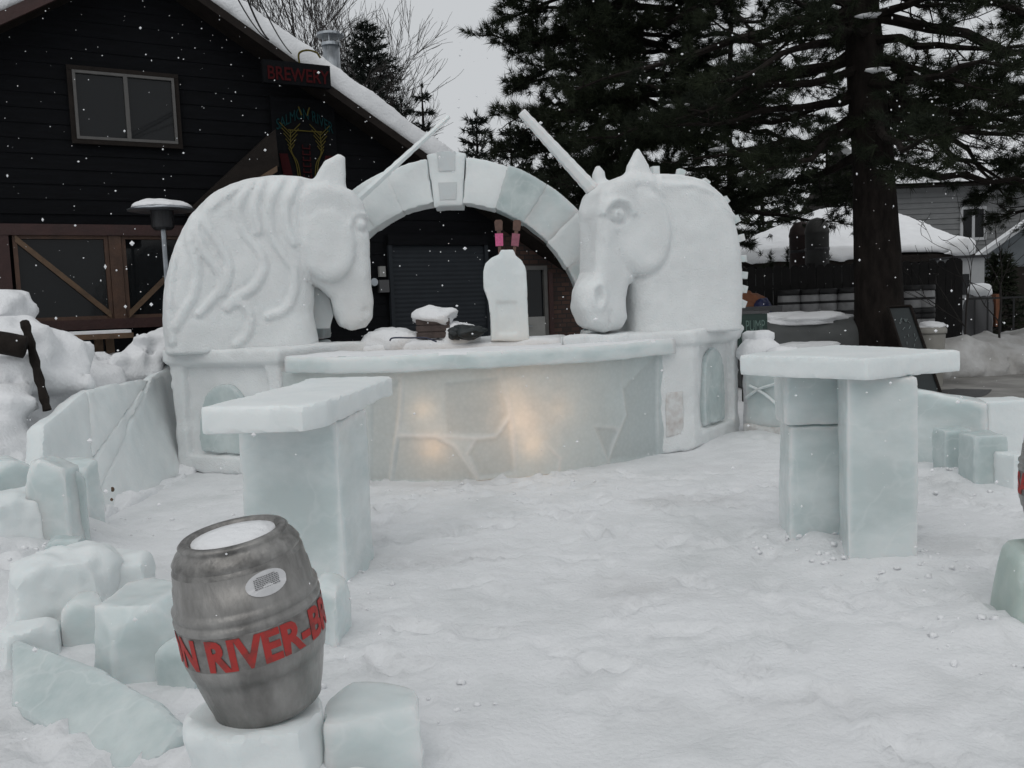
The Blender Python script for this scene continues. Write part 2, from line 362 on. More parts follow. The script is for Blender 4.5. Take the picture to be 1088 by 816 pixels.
def text_mesh(txt, size, bold=0., ex=.002, sx=1.):
    cu = bpy.data.curves.new('writing', 'FONT'); cu.body = txt; cu.size = size; cu.extrude = ex; cu.offset = bold; cu.align_x = 'CENTER'; cu.resolution_u = 3
    o = bpy.data.objects.new('writing', cu); COL.objects.link(o); dg = bpy.context.evaluated_depsgraph_get(); dg.update()
    me = o.evaluated_get(dg).to_mesh(); V = np.array([v.co[:] for v in me.vertices]); Fs = [list(p.vertices) for p in me.polygons]
    o.evaluated_get(dg).to_mesh_clear(); bpy.data.objects.remove(o); bpy.data.curves.remove(cu)
    V[:, 0] *= sx; return V, Fs
# convex prism of ice, rounded and uneven
def cpoly(x, y, P, k=.02):
    P = np.asarray(P, float); a = 0
    for i in range(len(P)):
        j = (i+1) % len(P); a += P[i, 0]*P[j, 1]-P[j, 0]*P[i, 1]
    if a < 0: P = P[::-1]
    d = None
    for i in range(len(P)):
        e = P[(i+1) % len(P)]-P[i]; L = np.hypot(*e); n = np.array((e[1], -e[0]))/L
        v = (x-P[i, 0])*n[0]+(y-P[i, 1])*n[1]; d = v if d is None else smax(d, v, k)
    return d
def ice_prism(mb, P, z0, z1, r=.009, amp=.008, fr=3., seed=0, h=.022, mi=0, k=.012, tilt=(0, 0), taper=0, cuts=0):
    P = np.asarray(P, float); c = P.mean(0); zc, hz = (z0+z1)/2, (z1-z0)/2
    def fn(x, y, z):
        zz = z-tilt[0]*(x-c[0])-tilt[1]*(y-c[1])
        s_ = 1+taper*(z-z0)
        d = cpoly(c[0]+(x-c[0])*s_, c[1]+(y-c[1])*s_, P, k)
        q = np.stack([x, y, z], -1); rc = random.Random(seed*7+1)
        for _ in range(cuts):
            az_, el_ = rc.uniform(0, 6.28), rc.uniform(.25, 1.1); n3 = (math.cos(az_)*math.cos(el_), math.sin(az_)*math.cos(el_), math.sin(el_))
            ex2 = max(abs(n3[0]*(p[0]-c[0])+n3[1]*(p[1]-c[1])) for p in P)*.72+n3[2]*hz*.8
            d = smax(d, (x-c[0])*n3[0]+(y-c[1])*n3[1]+(z-zc)*n3[2]-ex2, .01)
        return ext(d, np.abs(zz-zc)-hz, r)+amp*fbm(q*fr, seed)+amp*.25*vnoise(q*fr*6, seed+5)
    e = abs(tilt[0])*np.ptp(P[:, 0])+abs(tilt[1])*np.ptp(P[:, 1])
    lo = np.array((*P.min(0), z0-e))-.05; hi = np.array((*P.max(0), z1+e))+.05
    if taper < 0: lo[:2] -= .15; hi[:2] += .15
    return mb.net(fn, lo, hi, h, mi)
def rect(cx, cy, w_, d_, yaw=0):
    c, s = math.cos(yaw), math.sin(yaw)
    return [(cx+a*c-b*s, cy+a*s+b*c) for a, b in ((-w_/2, -d_/2), (w_/2, -d_/2), (w_/2, d_/2), (-w_/2, d_/2))]

# ================================================================== SETTING
def gh(x, y):
    q = np.stack([x, y, 0*x], -1)
    z = .012*fbm(q*1.3, 3)+.008*vnoise(q*5, 4)+.010*np.abs(vnoise(q*11, 6))
    rough = np.clip((-1.0-x)/.8, 0, 1)*np.clip((4.2-y)/1.2, 0, 1)
    z = z+rough*(.05*fbm(q*5, 8)+.03*np.abs(vnoise(q*13, 9)))
    for cx, cy, r, a in ((-3.15, 5.3, .45, .26), (-2.8, 4.65, .38, .22), (-2.35, 4.1, .3, .08), (-3.3, 6.0, .4, .26), (2.0, 4.95, .42, .05), (1.8, 5.35, .4, .045), (-1.15, 4.9, .5, .05), (-.06, 7.7, .3, .0), (2.1, 3.75, .35, .05), (-.50, 2.75, .30, .10), (-1.0, 2.7, .25, .10), (-.75, 2.5, .5, .06), (3.4, 6.9, .5, .07), (2.6, 9.2, .6, .08)):
        z = z+a*np.exp(-((x-cx)**2+(y-cy)**2)/r**2)*(1+.6*vnoise(q*7, 11))
    near = np.clip(1-np.hypot(x, y)/60, 0, 1)
    return z*near
xs = np.concatenate([[-400, -150, -60, -30, -18, -12, -9, -7], np.arange(-6, -3.6, .08), np.arange(-3.6, 4.4, .036), np.arange(4.4, 6.01, .08), [7, 9, 12, 18, 30, 60, 150, 400]])
ys = np.concatenate([[-200, -60, -20, -8, -3, -1, 0, .6], np.arange(1.0, 9.2, .036), np.arange(9.2, 11.01, .08), [12, 13.5, 16, 20, 26, 35, 60, 120, 250, 600]])
X, Y = np.meshgrid(xs, ys, indexing='ij'); Zg = gh(X, Y)
rf_ = np.random.default_rng(17)                      # boot prints trodden into the snow
for k in range(420):
    fx, fy, fa = rf_.uniform(-2.4, 3.4), 1.6+6.2*rf_.random()**.8, rf_.uniform(0, 6.28)
    i0, i1 = np.searchsorted(xs, (fx-.3, fx+.3)); j0, j1 = np.searchsorted(ys, (fy-.3, fy+.3)); sx, sy = X[i0:i1, j0:j1]-fx, Y[i0:i1, j0:j1]-fy
    u_, v_ = sx*math.cos(fa)+sy*math.sin(fa), -sx*math.sin(fa)+sy*math.cos(fa); e_ = np.sqrt((u_/.15)**2+(v_/.06)**2)
    dp = rf_.uniform(.006, .022); Zg[i0:i1, j0:j1] += -dp*np.clip((1.1-e_)/.35, 0, 1)+dp*.7*np.exp(-((e_-1.25)/.22)**2)*(1+.8*vnoise(np.stack([X[i0:i1, j0:j1]*16, Y[i0:i1, j0:j1]*16, 0*sx+k], -1)))
q_ = np.stack([X, Y, 0*X], -1); act_ = np.clip((X+3.4)/.6, 0, 1)*np.clip((4.3-X)/.6, 0, 1)*np.clip((9-Y)/.5, 0, 1)*(Y > 1)
Zg = Zg+act_*(.007*vnoise(q_*14, 31)+.006*np.abs(vnoise(q_*(22, 22, 1), 33)))
V = np.stack([X, Y, Zg], -1).reshape(-1, 3); ny = len(ys)
ii, jj = np.meshgrid(np.arange(len(xs)-1), np.arange(ny-1), indexing='ij'); a = (ii*ny+jj).ravel()
go = struct('ground', MB().add(V, np.stack([a, a+ny, a+ny+1, a+1], -1)), 'ground', True)
# grime trodden in along the foot of the bar and in scattered patches
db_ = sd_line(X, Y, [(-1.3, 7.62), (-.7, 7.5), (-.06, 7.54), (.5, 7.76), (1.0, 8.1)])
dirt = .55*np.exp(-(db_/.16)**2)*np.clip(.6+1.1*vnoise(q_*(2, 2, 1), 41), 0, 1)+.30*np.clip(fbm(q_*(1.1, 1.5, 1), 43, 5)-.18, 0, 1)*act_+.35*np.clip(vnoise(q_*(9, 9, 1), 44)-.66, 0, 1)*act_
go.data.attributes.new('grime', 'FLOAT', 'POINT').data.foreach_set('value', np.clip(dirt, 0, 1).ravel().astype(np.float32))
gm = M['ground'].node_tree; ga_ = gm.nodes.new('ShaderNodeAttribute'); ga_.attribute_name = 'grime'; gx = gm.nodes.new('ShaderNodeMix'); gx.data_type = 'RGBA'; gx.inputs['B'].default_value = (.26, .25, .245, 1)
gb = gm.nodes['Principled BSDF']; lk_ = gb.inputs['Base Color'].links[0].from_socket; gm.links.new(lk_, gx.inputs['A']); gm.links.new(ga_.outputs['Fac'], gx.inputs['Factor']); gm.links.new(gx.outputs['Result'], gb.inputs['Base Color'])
# slushy road on the right
def sheet(P, z, n=14, seed=0):
    P = np.asarray(P, float); out = []
    for i in range(len(P)):
        for k in range(n):
            p = P[i]+(P[(i+1) % len(P)]-P[i])*k/n; out.append((p[0]+.25*vnoise(np.array([p[0]*1.3, p[1]*1.3, seed])), p[1]+.25*vnoise(np.array([p[0]*1.3, p[1]*1.3, seed+9])), z))
    mb = MB(); mb.add(out, [list(range(len(out)))]); return mb
struct('road', sheet([(4.3, 9.6), (16, 9.2), (60, 14), (60, 24), (14, 19.3), (5, 14)], .035), 'road')
struct('dark_patch', sheet([(4.4, 11.4), (6.2, 11.8), (6.8, 12.5), (6.4, 13.1), (4.8, 13.0)], .040, seed=3), 'darkroad')  # near-black irregular sheet laid just above the road
# snow bank heaped on the left
def bank(x, y, z):
    q = np.stack([x, y, z], -1)
    hgt = .95*np.clip((-3.35-x)/.7, 0, 1)*np.clip((y-5.2)/1.2, 0, 1)+.28*np.exp(-((x+5.1)/.8)**2)
    d = (z-hgt)*.75
    for cx, cy, cz, r1, r2, r3 in LUMPS:
        e = np.sqrt(((x-cx)/r1)**2+((y-cy)/r2)**2+((z-cz)/r3)**2); d = smin(d, (e-1)*min(r1, r2, r3), .10)
    return d+.07*fbm(q*2.6, 21)+.04*vnoise(q*8, 22)+.018*vnoise(q*19, 23)
LUMPS = []
for px, py, yy, r in ((8, 362, 7.6, (.34, .35, .2)), (52, 378, 7.9, (.26, .3, .2)), (14, 400, 7.3, (.3, .3, .2)), (66, 408, 7.7, (.3, .3, .2)), (40, 395, 8.1, (.3, .3, .18)), (10, 425, 6.9, (.22, .25, .16)), (172, 368, 9.4, (.26, .3, .22)), (150, 392, 9.2, (.3, .3, .2)), (100, 410, 8.6, (.3, .3, .15)), (-30, 340, 8.2, (.5, .5, .35))):
    c = YP(px, py, yy); LUMPS.append((*c, *r))
struct('snow_bank', MB().net(bank, (-8.5, 5.0, -.12), (-3.2, 10.4, 1.75), .04), 'snow', True)
# raised deck in front of the building
mb = MB()
for k in range(13): mb.fbox(-6, 2.6, .14+.17*k, .295+.17*k, .60, .65)
mb.fbox(-6, 2.6, .14, 2.3, .1, .597)
o = mb.build('deck', 'darkwood'); o['kind'] = 'structure'

# ================================================================== BUILDING
base = FW(1, 0, 0)
lodge = thing('wooden_lodge', 'black clapboard lodge with steep snowy gable roof behind the ice bar', 'building', base)
SA, ZA = .82, 6.08; SE, ZE = 7.3, 6.08-.606*6.48; SLW = SA-(SE-SA); sl_ = (ZA-ZE)/(SE-SA)
def zr(s): return ZA-sl_*abs(s-SA)
mb = MB()
P = [FW(SLW, 0, 0), FW(6.2, 0, 0), FW(6.2, 0, zr(6.2)), FW(SA, 0, ZA), FW(SLW, 0, ZE)]
mb.prism(P, -FN*.25)
z = 2.9
while z < ZA-.1:
    z1 = min(z+.19, ZA-.02)
    sm = lambda zz: SA+(ZA-zz)/sl_
    a0, a1 = 2*SA-sm(z), min(sm(z), 6.2); b0, b1 = 2*SA-sm(z1), min(sm(z1), 6.2)
    Vv = [FW(a0, .018, z), FW(a1, .018, z), FW(b1, .006, z1), FW(b0, .006, z1), FW(a0, 0, z), FW(a1, 0, z)]
    mb.add(Vv, [(0, 1, 2, 3), (4, 5, 1, 0)]); z += .19
for s0, s1, zz0 in ((SLW, -1.05, .66), (1.33, 4.15, .66)):
    z = zz0
    while z < 2.7:
        mb.add([FW(s0, .018, z), FW(s1, .018, z), FW(s1, .006, z+.19), FW(s0, .006, z+.19), FW(s0, 0, z), FW(s1, 0, z)], [(0, 1, 2, 3), (4, 5, 1, 0)]); z += .19
mb.build('wall', 'siding', lodge)
mb = MB(); mb.prism([FW(6.2, .02, 0), FW(SE-.2, .02, 0), FW(SE-.2, .02, zr(SE-.2)-.02), FW(6.2, .02, zr(6.2)-.02)], -FN*.27)
mb.prism([FW(SE-.2, .02, 0), FW(SE-.2, -9, 0), FW(SE-.2, -9, ZE-.02), FW(SE-.2, .02, ZE-.02)], -FE*.2)
mb.prism([FW(SE-.195, .0, 0), FW(8.6, .0, 0), FW(8.6, .0, 2.35), FW(SE-.195, .0, 2.35)], -FN*.22)
mb.build('brick_wall', 'brick', lodge)
OV = .45
def roof_half(mb, sg, t0, t1, o0, o1, mi=0):
    e = SA+sg*(SE-SA+.25); ze = zr(e)
    Q = [FW(SA, o0, ZA+t0), FW(e, o0, ze+t0), FW(e, o0, ze+t1), FW(SA, o0, ZA+t1)]
    mb.prism(Q, FN*(o1-o0), mi)
mb = MB()
for sg in (-1, 1): roof_half(mb, sg, .0, .12, -9.5, OV)
roof = mb.build('roof', 'darkwood', lodge)
for sg, mm in ((-1, 'redwood'), (1, 'darkwood')):
    mb = MB(); roof_half(mb, sg, -.0 if sg > 0 else -.03, .125, OV+.003, OV+.05); mb.build('fascia', mm, roof)
def roofsnow(x, y, z):
    p = np.stack([x, y, z], -1)-P0; s = p@FE; o = p@FN
    t = z-(ZA-sl_*np.abs(s-SA))
    d = ext(np.maximum(np.abs(s-SA)-(SE-SA+.22), np.abs(o+4.5)-4.92), np.abs(t-.325)/1.16-.172, .08)
    return d+.035*fbm(p*1.6, 31)+.012*vnoise(p*7, 32)
MBs = MB()
cs = np.array([FW(s, o, 0) for s in (SLW-.3, SE+.3) for o in (-9.5, .6)])
# only the front strip is ever seen: fine grid there, a plain slab further back
def front_strip(x, y, z):
    p = np.stack([x, y, z], -1)-P0; o = p@FN
    return np.maximum(roofsnow(x, y, z), -(o+1.6))
cf = np.array([FW(s, o, 0) for s in (SA-3.4, SE+.3) for o in (-1.6, .55)])
MBs.net(front_strip, (cf[:, 0].min(), cf[:, 1].min(), 2.2), (cf[:, 0].max(), cf[:, 1].max(), 7.1), .07)
for sg in (-1, 1): roof_half(MBs, sg, .14, .50, -9.4, -1.55)
MBs.build('roof_snow', 'snow', roof, True)
# upper window
def window(s0, s1, z0, z1, parent, mull, fm='frame', fw_=.05, trim=None):
    f = MB()
    f.fbox(s0, s1, .04, .09, z0, z0+fw_).fbox(s0, s1, .04, .09, z1-fw_, z1).fbox(s0, s0+fw_, .042, .092, z0+fw_, z1-fw_).fbox(s1-fw_, s1, .042, .092, z0+fw_, z1-fw_)
    for m_ in mull: f.fbox(m_-.025, m_+.025, .041, .091, z0+fw_, z1-fw_)
    w_ = f.build('window', fm, parent)
    MB().fbox(s0+.01, s1-.01, .033, .05, z0+.01, z1-.01).build('pane', 'glass', w_)
    if trim:
        t_ = MB(); a_ = .06
        t_.fbox(s0-a_, s1+a_, .033, .075, z1+.002, z1+a_).fbox(s0-a_, s1+a_, .033, .085, z0-a_, z0-.002).fbox(s0-a_, s0-.002, .033, .07, z0, z1).fbox(s1+.002, s1+a_, .033, .07, z0, z1)
        t_.build('trim', trim, w_)
    return w_
window(-.03, 1.21, 3.86, 4.73, lodge, [.60], trim='darkwood', fw_=.035)
# lower timbered windows with diagonal braces
wl = MB(); wl.fbox(-1.05, 3.0, .034, .14, 2.62, 2.76).fbox(-1.05, 3.0, .034, .14, 1.40, 1.53)
wl.build('beam', 'redwood', lodge)
mb = MB(); mb.fbox(-1.05, -.90, .034, .13, .66, 2.62); mb.build('post', 'redwood', lodge)
for s0, s1, d in ((-.86, .24, 1), (.40, 1.5, -1)):
    f = MB(); f.fbox(s0, s0+.05, .034, .10, 1.53, 2.62).fbox(s1-.05, s1, .034, .10, 1.53, 2.62).fbox(s0+.05, s1-.05, .034, .10, 2.575, 2.62).fbox(s0+.05, s1-.05, .034, .10, 1.53, 1.575)
    w_ = f.build('window', 'timber', lodge)
    MB().fbox(s0+.03, s1-.03, .033, .045, 1.55, 2.6).build('pane', 'glass', w_)
    za, zb = (2.58, 1.58) if d > 0 else (1.58, 2.58)
    n_ = .045
    mb = MB(); mb.prism([FW(s0+.03, .102, za-n_), FW(s1-.03, .102, zb-n_), FW(s1-.03, .102, zb+n_), FW(s0+.03, .102, za+n_)], FN*.03); mb.build('brace', 'palewood', w_)
mb = MB(); mb.fbox(.245, .395, .034, .12, 1.40, 2.615); mb.build('post', 'timber', lodge)
mb = MB(); mb.fbox(1.5, 1.6, .034, .12, 1.40, 2.615); mb.build('post', 'timber', lodge)
mb = MB(); mb.fbox(-1.9, -1.06, .034, .06, 2.32, 2.70); mb.build('panel', 'plaster', lodge)
mb = MB()
for k in range(14): mb.fbox(-2.2+.08*k, -2.2+.08*k+.04, .034, .06, .9, 2.3)
mb.build('corrugated_panel', 'shutter', lodge)
# roll-up door
mb = MB()
zz = .05
while zz < 2.5:
    mb.add([FW(4.24, .05, zz), FW(5.86, .05, zz), FW(5.86, .058, zz+.035), FW(4.24, .058, zz+.035), FW(5.86, .05, zz+.07), FW(4.24, .05, zz+.07)], [(0, 1, 2, 3), (3, 2, 4, 5)]); zz += .07
mb.fbox(4.18, 4.24, .034, .11, 0, 2.5).fbox(5.86, 5.92, .034, .11, 0, 2.5).fbox(4.18, 5.92, .034, .12, 2.505, 2.66, 1)
mb.build('garage_door', ['shutter', 'siding'], lodge)
# meter and boxes
MB().fbox(4.02, 4.12, .034, .1, 2.02, 2.18).build('utility_box', 'plaster', lodge)
MB().fbox(4.0, 4.16, .034, .12, 1.78, 1.97).build('utility_box', 'greybox', lodge)
mb = MB(); mb.tube([FW(3.92, .034, 1.94), FW(3.92, .12, 1.94)], .06, 14); mb.build('electric_meter', 'metal', lodge)
# glazed side door in the brick part
d0, d1 = 6.48, 7.06
mb = MB(); mb.fbox(d0, d0+.07, .024, .09, .05, 2.16).fbox(d1-.07, d1, .024, .09, .05, 2.16).fbox(d0+.07, d1-.07, .024, .09, 2.09, 2.16).fbox(d0+.07, d1-.07, .024, .08, .05, 1.30, 1)
door = mb.build('door', ['frame', 'plaster'], lodge)
MB().fbox(d0+.06, d1-.06, .024, .04, 1.29, 2.10).build('pane', 'glass', door)
mb = MB(); mb.tube([FW(d0+.12, .08, 1.15), FW(d0+.12, .13, 1.15), FW(d0+.22, .13, 1.15)], .012, 6); mb.build('handle', 'metal', door)
mb = MB(); mb.fbox(7.065, 7.15, .024, .12, 0, 2.05); mb.build('post', 'redwood', lodge)
# sloping eave brace over the porch
b1, b2 = FP(292, 138, .5), FP(203, 222, .5)
mb = MB(); mb.prism([FW(b1[0], .04, b1[1]), FW(b2[0], .04, b2[1]), FW(b2[0]+.1, .04, b2[1]-.16), FW(b1[0]+.02, .04, b1[1]-.50)], FN*.5); mb.build('porch_roof', 'darkwood', lodge)
mb = MB(); mb.prism([FW(b1[0]-.9, .545, b1[1]-1.06), FW(b1[0]-.02, .545, b1[1]-.50), FW(b1[0]-.02, .545, b1[1]-.58), FW(b1[0]-.9, .545, b1[1]-1.14)], FN*.04); mb.build('brace', 'palewood', lodge)
# flue pipe
s_, z_ = FP(353, 72, -2.5)
p = FW(s_, -2.5, zr(s_)+.05); flue = thing('flue_pipe', 'galvanised flue pipe with a cap rising through the roof snow', 'chimney', p)
mb = MB(); zt = FP(352, 47, -2.5)[1]; mb.tube([p, (p[0], p[1], zt)], .15, 20); mb.build('pipe', 'metal', flue, True)
mb = MB(); mb.lathe([(.17, 0), (.17, .05), (.155, .05)], 20, (p[0], p[1], zt-.04)); mb.build('collar', 'metal', flue)
mb = MB(); mb.lathe([(.24, 0), (.24, .04), (.05, .10), (0.0, .105)], 20, (p[0], p[1], zt+.13))
for k in range(4): mb.tube([(p[0]+.14*math.cos(k*1.57), p[1]+.14*math.sin(k*1.57), zt-.02), (p[0]+.14*math.cos(k*1.57), p[1]+.14*math.sin(k*1.57), zt+.14)], .012, 5)
mb.build('cap', 'metal', flue)
# fascia sign
c0 = FP(284, 74, .62); c1 = FP(349, 71, .62); zb = FP(349, 93, .62)[1]
sg_ = thing('fascia_sign', 'dark fascia board with dull red capital letters under the snowy roof edge', 'sign', FW((c0[0]+c1[0])/2, .6, zb))
MB().fbox(c0[0]-.05, c1[0]+.03, .52, .60, zb, c1[1]+.02).build('board', 'siding', sg_)
V, Fs = text_mesh('BREWERY', .25, .004, .006, 1.0); wd = np.ptp(V[:, 0]); V[:, 0] *= (c1[0]-c0[0])/wd
MB().add([FW((c0[0]+c1[0])/2+v[0], .608+v[2], zb+.05+v[1]) for v in V], Fs).build('lettering', 'signred', sg_)
g0 = FP(321, 68, .62); g1 = FP(338, 67, .62)
mb = MB(); zt = c1[1]+.03
mb.tube(smooth_path([FW(g0[0]-.02, .57, zt-.02), FW(g0[0]-.02, .57, zt+.12), FW(g0[0]+.08, .6, zt+.17), FW(g1[0]-.02, .62, zt+.15), FW(g1[0]+.04, .62, zt+.08)], 5), .014, 6)
mb.build('lamp_arm', 'yellow', sg_)
# unlit neon sign
n0, n1, nb_, ntop = FP(293, 122, .12), FP(353, 122, .12), FP(325, 205, .12), FP(325, 112, .12)
cs_ = (n0[0]+n1[0])/2
ns = thing('neon_sign', 'unlit tube sign with teal script and yellow wheat ears on the dark wall', 'sign', FW(cs_, .06, nb_[1]))
wS = n1[0]-n0[0]
MB().fbox(n0[0]-.06, n1[0]+.05, .034, .10, nb_[1]-.1, ntop[1]+.1).build('backing', 'siding', ns)
V, Fs = text_mesh('SALMON RIVER', .2, .0, .004, 1.); wd = np.ptp(V[:, 0])
MB().add([FW(cs_+v[0]*wS/wd, .12+v[2], n0[1]-.13+v[1]*1.1+.10*math.cos(v[0]/wd*5)) for v in V], Fs).build('script', 'teal', ns)
mb = MB()
for sgn in (-1, 1):
    top_ = n0[1]-.25; x0 = cs_+sgn*.13; x1 = cs_+sgn*.22
    mb.tube(smooth_path([FW(cs_+sgn*.10, .12, nb_[1]), FW(cs_+sgn*.13, .12, nb_[1]+.4), FW(x1, .12, top_-.25), FW(x1, .12, top_+.05)], 5), .008, 5)
    mb.tube(smooth_path([FW(cs_+sgn*.13, .121, nb_[1]), FW(cs_+sgn*.16, .121, nb_[1]+.4), FW(x1+sgn*.04, .121, top_-.2)], 5), .008, 5)
    for k in range(5):
        zz = top_-.22+.055*k
        for q in (-1, 1): mb.tube([FW(x1, .12, zz), FW(x1+q*(.05+.025*k), .12, zz+.07+.02*k)], .007, 5)
    mb.tube([FW(cs_+sgn*.04, .12, n0[1]+.02), FW(cs_+sgn*.08, .12, n0[1]+.14)], .012, 5)
mb.tube([FW(cs_-.25, .12, n0[1]-.2), FW(cs_+.25, .12, n0[1]-.2)], .009, 5)
mb.build('wheat_ears', 'yellow', ns)
mb = MB()
for k in range(7):
    zz = nb_[1]+.12+.085*k
    mb.fbox(cs_-.06, cs_+.06, .11, .125, zz, zz+.016).fbox(cs_-.06, cs_-.045, .11, .124, zz+.017, zz+.06).fbox(cs_+.045, cs_+.06, .11, .124, zz+.017, zz+.06)
for sgn in (-1, 1):
    mb.prism([FW(cs_+sgn*.28, .11, nb_[1]+.55), FW(cs_+sgn*.40, .11, nb_[1]+.55), FW(cs_+sgn*.32, .11, nb_[1]-.02), FW(cs_+sgn*.17, .11, nb_[1]-.02)], FN*.012)
mb.build('red_tubes', 'reddim', ns)
# house on the other side of the yard, seen mirrored in the lodge windows
nh = thing('neighbour_house', 'dark gabled house across the yard, seen only as a reflection in the lodge windows', 'house', (3, -24, 0))
MB().prism([(-4, -24, 0), (10, -24, 0), (10, -24, 3.4), (3, -24, 7.6), (-4, -24, 3.4)], (0, -9, 0)).build('wall', 'siding', nh)
mb = MB()
for sg in (-1, 1): mb.prism([(3, -23.4, 7.65), (3+sg*7.6, -23.4, 3.1), (3+sg*7.6, -23.4, 3.5), (3, -23.4, 8.05)], (0, -10, 0))
mb.build('roof_snow', 'snow', nh)
# power lines
for (a_, b_, r_, lb) in (((285, 40), (246, -14), .014, 'thin black power line nearest the roof peak, ending at the fascia'), ((286, 40), (258, -14), .02, 'thickest black power line, middle one above the snowy roof'), ((310, 55), (270, -14), .014, 'black power line farthest right, ending by the fascia sign')):
    s_, z_ = FP(*a_, .55); p = FW(s_, .53, z_-.02); q = YP(*b_, 9.0)
    pts = [p+(q-p)*t-np.array((0, 0, .25*4*t*(1-t)*.3)) for t in np.linspace(0, 1, 12)]; q2 = q+(q-p)*1.5; pts += [q+(q2-q)*t for t in np.linspace(.1, 1, 6)]
    solo('power_line', MB().tube(pts, r_*.55, 5), 'black', lb, 'cable', 'power lines to the lodge')
# patio heater
hp = YP(172, 224, 10.8); hb = np.array((hp[0], hp[1], .65))
he = thing('patio_heater', 'tall patio heater with snow heaped on its reflector beside the left horse', 'heater', hb)
MB().lathe([(.24, 0), (.24, .5), (.1, .55), (.1, .6)], 20, hb).build('base', 'darkmetal', he)
MB().tube([hb+(0, 0, .5), hb+(0, 0, 1.95)], .03, 10).build('pole', 'metal', he)
MB().lathe([(.10, 0), (.13, .03), (.13, .22), (.16, .24)], 20, hb+(0, 0, 1.92)).build('burner', 'darkmetal', he)
MB().lathe([(.385, 0), (.39, .012), (.25, .07), (.0, .12)], 28, (hp[0], hp[1], hp[2])).build('reflector', 'metal', he, True)
MB().net(lambda x, y, z: np.sqrt((x-hp[0])**2+(y-hp[1])**2+((z-hp[2]-.02)*3.0)**2)*1.-.36+.03*fbm(np.stack([x, y, z], -1)*6, 5)+np.maximum(0, hp[2]+.03-z)*9, hp-(.45, .45, .02), hp+(.45, .45, .3), .025).build('snow_cap', 'snow', he, True)
MB().fbox(0, 0, 0, 0, 0, 0) if False else None
# picnic table on the deck
tp = YP(101, 352, 10.4); tz = tp[2]-.03
pt = thing('picnic_table', 'brown picnic table with snow on top, on the deck before the braced windows', 'table', (tp[0], tp[1], .65))
def PTf(a, b, c): return np.array((tp[0]+a*.868+b*.496, tp[1]+a*.496-b*.868, c))
MB().box(-.30, .38, -.30, .30, tz-.06, tz, 0, PTf).build('tabletop', 'palewood', pt)
MB().box(-.28, .36, -.28, .28, tz+.001, tz+.035, 0, PTf).build('snow_cover', 'snow', pt)
for a_ in (-.02, .1): MB().box(a_, a_+.09, -.06, .06, .65, tz-.061, 0, PTf).build('leg', 'palewood', pt)
MB().box(-.26, .34, -.45, -.33, .92, .96, 0, PTf).build('bench_board', 'palewood', pt)

# ================================================================== ICE AND SNOW SCULPTURE
def plinth(Q, z1, label, recess, seed):
    Q = np.array(Q, float)
    t = thing('snow_plinth', label, 'plinth', (*Q.mean(0), 0))
    def fn(x, y, z):
        d = cpoly(x, y, Q, .012)-.035*np.clip((z-(z1-.15))/.02, 0, 1); f = ext(d, np.abs(z-z1/2)-z1/2, .014)
        for i in range(4):
            a_, b_ = Q[i], Q[(i+1) % 4]; e = b_-a_; L = np.hypot(*e); e /= L; n_ = np.array((e[1], -e[0]))
            u_ = (x-a_[0])*e[0]+(y-a_[1])*e[1]; dn = (x-a_[0])*n_[0]+(y-a_[1])*n_[1]
            mg = recess[i]
            if not mg: continue
            bx = np.maximum(np.maximum(mg-u_, u_-(L-mg)), np.maximum(.17-z, z-(z1-.17)))
            f = smax(f, -np.maximum(bx, -(dn+.07)), .03)
        q = np.stack([x, y, z], -1); return f+.012*fbm(q*4, seed)+.004*vnoise(q*18, seed)
    mb = MB(); mb.net(fn, (*(Q.min(0)-.05), 0), (*(Q.max(0)+.05), z1), .026); mb.build('body', 'carved', t, True)
    return t
def arch_panel(t, a_, b_, u0, u1, z0, zt, m_):
    a_, b_ = np.array(a_, float), np.array(b_, float); e = b_-a_; L = np.hypot(*e); e /= L; n_ = np.array((e[1], -e[0]))
    uc, r_ = (u0+u1)/2, (u1-u0)/2
    def fn(x, y, z):
        u_ = (x-a_[0])*e[0]+(y-a_[1])*e[1]; dn = (x-a_[0])*n_[0]+(y-a_[1])*n_[1]
        d = np.maximum(np.abs(u_-uc)-r_, np.where(z > zt-r_*1.3, np.hypot((u_-uc), (z-(zt-r_*1.3))/1.3)-r_, z0-z))
        return ext(np.maximum(d, z0-z), np.abs(dn+.055)-.035, .01)+.008*fbm(np.stack([x, y, z], -1)*6, 3)
    lo = np.minimum(a_, b_)-.1; hi = np.maximum(a_, b_)+.1
    MB().net(fn, (*lo, z0-.02), (*hi, zt+.05), .02).build('arched_panel', m_, t, True)
QL = [(-3.33, 8.62), (-2.13, 8.08), (-1.42, 9.02), (-2.62, 9.6)]
pl = plinth(QL, 1.2, 'large carved snow plinth with arched ice panel, under the left horse', (.16, .16, 0, 0), 41)
arch_panel(pl, QL[0], QL[1], .30, .95, .2, .86, 'iceblue')
QR = [(.52, 8.22), (1.80, 8.72), (2.50, 9.72), (1.1, 9.7)]
pr = plinth(QR, 1.2, 'large carved snow plinth with arched ice panel, under the right horse', (.0, .15, 0, 0), 43)
arch_panel(pr, QR[1], QR[2], .33, .87, .2, .98, 'iceblue')
# stained recess panel at the bar's right end
def stain(x, y, z):
    a_, b_ = np.array(QR[0]), np.array(QR[1]); e = b_-a_; L = np.hypot(*e); e /= L; n_ = np.array((e[1], -e[0]))
    u_ = (x-a_[0])*e[0]+(y-a_[1])*e[1]; dn = (x-a_[0])*n_[0]+(y-a_[1])*n_[1]
    return ext(np.maximum(np.abs(u_-(L-.23))-.10, np.abs(z-.38)-.22), np.abs(dn)-.012, .01)+.004*fbm(np.stack([x, y, z], -1)*9, 4)
MB().net(stain, (1.3, 8.4, .1), (1.9, 8.8, .65), .015).build('inset_panel', 'dirtyice', pr, True)

